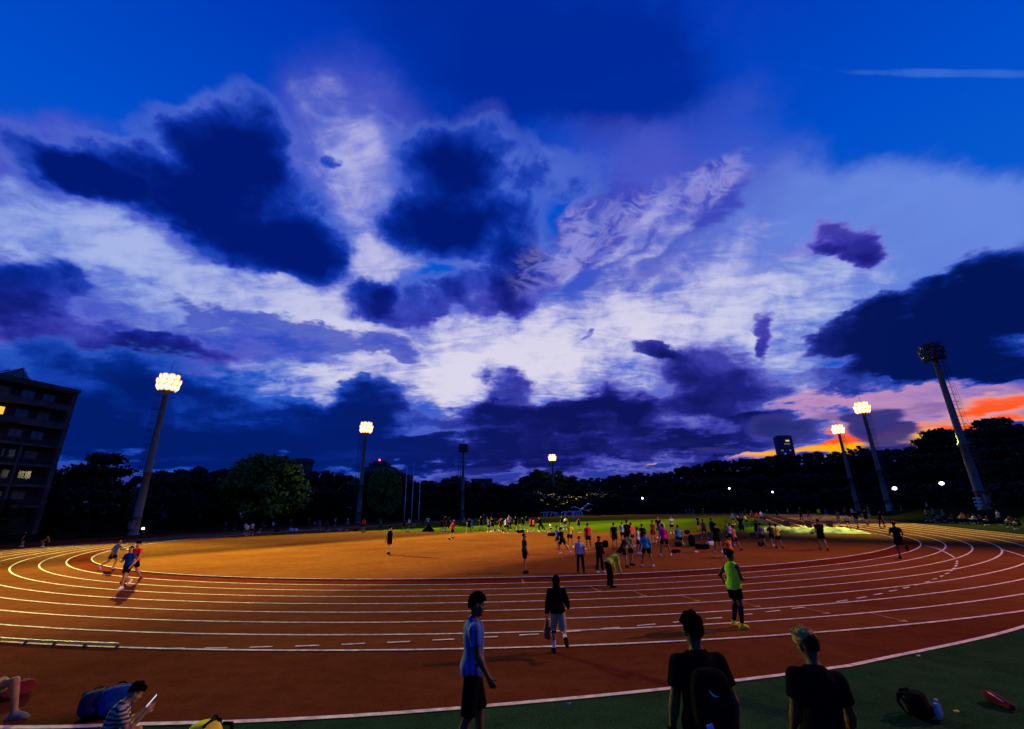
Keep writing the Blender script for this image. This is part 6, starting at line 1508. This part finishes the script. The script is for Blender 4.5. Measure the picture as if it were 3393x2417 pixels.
for cx_, cy_, lab in ((712, 462, 'brown take-off marker board between the first and second runway lines'), (1172, 462, 'brown take-off marker board at the end of the third runway line'), (1632, 455, 'brown marker board right of the runway lines on the infield')):
    q = gp(2500 + cx_/6.514, 1680 + cy_/6.514, .03); e = empty('marker_board', (q[0], q[1], .022), lab, 'marker board', 'marker boards by the jump runway', rz=-AX)
    b = MB(); b.add([(-.35, -.12, 0), (.35, -.12, 0), (.35, .3, 0), (-.35, .3, 0), (-.3, -.03, .85), (.3, -.03, .85), (.3, .03, .85), (-.3, .03, .85)], [(3, 2, 1, 0), (4, 5, 6, 7), (0, 1, 5, 4), (1, 2, 6, 5), (2, 3, 7, 6), (3, 0, 4, 7)]); b.ob('board', mat('brown board', (.16, .05, .02), rough=.7, noise=.3), e)
    b = MB(); b.box((-.4, .30, 0), (.4, .42, .08), .01); b.ob('base', M_darksteel, e)
for bx_, by_, tx_, ty_, lab in ((900, 1157, 903, 1038, 'leftmost of the three thin white posts'), (916, 1155, 919, 1030, 'middle and tallest of the three thin white posts'), (932, 1155, 932, 1065, 'rightmost and shortest of the three thin white posts')):
    Y = 128.0; q = at2(bx_, by_, Y); t = at2(tx_, ty_, Y); e = empty('thin_post', (q[0], Y, .01), lab, 'post', 'thin white posts behind the grass')
    b = MB(); b.lathe([(.11, 0), (.11, t[2]*.45), (.07, t[2]*.46), (.05, t[2])], 8); b.ob('pole', M_white, e, True)
    b = MB(); b.lathe([(.3, 0), (.3, .12), (.13, .16)], 10); b.ob('base', M_steel, e, True); b = MB(); b.lathe([(.02, t[2]), (.09, t[2]+.05), (.02, t[2]+.16)], 8); b.ob('finial', M_white, e, True)
def folded(name, cx_, base, paths, label, r=.09, Y=165.0, plates=()):
    q0 = at(*crop('M', cx_, base), Y); zb = q0[2]; e = empty(name, (q0[0], Y, .01), label, 'metal frame', 'folded white frames at the far end')
    def w3(x_, y_, dy=0): p = at(*crop('M', x_, y_), Y); return (p[0] - q0[0], dy, max(p[2] - zb, r))
    for nm, dy2, pth in paths:
        b = MB()
        for dy in dy2: b.tube([w3(x_, y_, dy) for x_, y_ in pth], r, 6)
        b.ob(nm, M_white, e)
    for nm, pth in plates:
        b = MB(); n_ = len(pth); P_ = [w3(x_, y_, -.25) for x_, y_ in pth]; P2 = [w3(x_, y_, -.17) for x_, y_ in pth]
        b.add(P_ + P2, [tuple(range(n_)), tuple(range(2*n_-1, n_-1, -1))] + [(i, (i+1) % n_, n_+(i+1) % n_, n_+i) for i in range(n_)]); b.ob(nm, mat('dull white panel', (.42, .36, .44), rough=.6), e)
DB = (-.6, .6)
folded('folded_frame', 760, 712, [('top_rail', DB, [(575, 630), (700, 622), (770, 618), (880, 618), (930, 640)]), ('leg', DB, [(665, 630), (665, 712)]), ('leg', DB, [(745, 620), (740, 712)]), ('leg', DB, [(800, 700), (840, 640)]), ('leg', DB, [(905, 620), (945, 705)]), ('leg', DB, [(940, 620), (985, 690)])],
       'low white trestle-like frame, leftmost of the folded frames', plates=(('panel', [(690, 625), (745, 620), (740, 705), (705, 705)]), ('panel', [(845, 625), (905, 625), (940, 700), (905, 700)])))
folded('folded_frame', 1180, 706, [('top_rail', DB, [(1048, 640), (1060, 618), (1140, 605), (1180, 620), (1280, 612)]), ('leg', DB, [(1048, 625), (1042, 690)]), ('leg', DB, [(1120, 610), (1115, 700)]), ('leg', DB, [(1165, 620), (1130, 690)]), ('base_rail', DB, [(1000, 700), (1300, 700)])], 'low white frame in the middle of the folded frames')
folded('folded_frame', 1400, 706, [('top_rail', DB, [(1280, 612), (1400, 605), (1460, 600)]), ('leg', DB, [(1280, 600), (1275, 700)]), ('leg', DB, [(1430, 600), (1425, 700)]), ('leg', DB, [(1460, 580), (1495, 695)]), ('leg', DB, [(1380, 610), (1372, 695)]), ('base_rail', DB, [(1260, 700), (1550, 700)]),
       ('long_arm', DB, [(1255, 545), (1290, 508), (1330, 510), (1460, 560), (1650, 605)]), ('raised_arm', (-.7,), [(1400, 610), (1470, 550), (1615, 437), (1660, 465)]), ('raised_arm', (.7,), [(1470, 590), (1540, 530), (1650, 440), (1720, 472)])],
       'white frame with long crossed arms raised in the air, rightmost of the folded frames', plates=(('panel', [(1285, 605), (1360, 600), (1330, 690), (1285, 690)]),))
M_sign = mat('white sign slat', (.62, .6, .5), rough=.5, noise=.1)
for key, off_, lab in (('R2', (-1.0, -1.0), 'stack of three pale sign slats at the foot of the middle right-hand mast'), ('R3', (-1.6, -.9), 'stack of three pale sign slats left of the foot of the large unlit mast')):
    p = MAST[key]; e = empty('sign_rack', (p[0] + off_[0], p[1] + off_[1], 0.0 if key == 'R2' else 1.2), lab, 'sign', 'sign racks by the masts')
    for i in range(3):
        b = MB(); b.box((-.55, -.03, .75 + i*.5), (.55, .03, .98 + i*.5), .01); b.ob('slat', M_sign, e)
    b = MB(); b.tube([(-.45, .06, -.2), (-.45, .06, 2.0)], .03, 6); b.tube([(.45, .06, -.2), (.45, .06, 2.0)], .03, 6); b.ob('stand', M_darksteel, e)
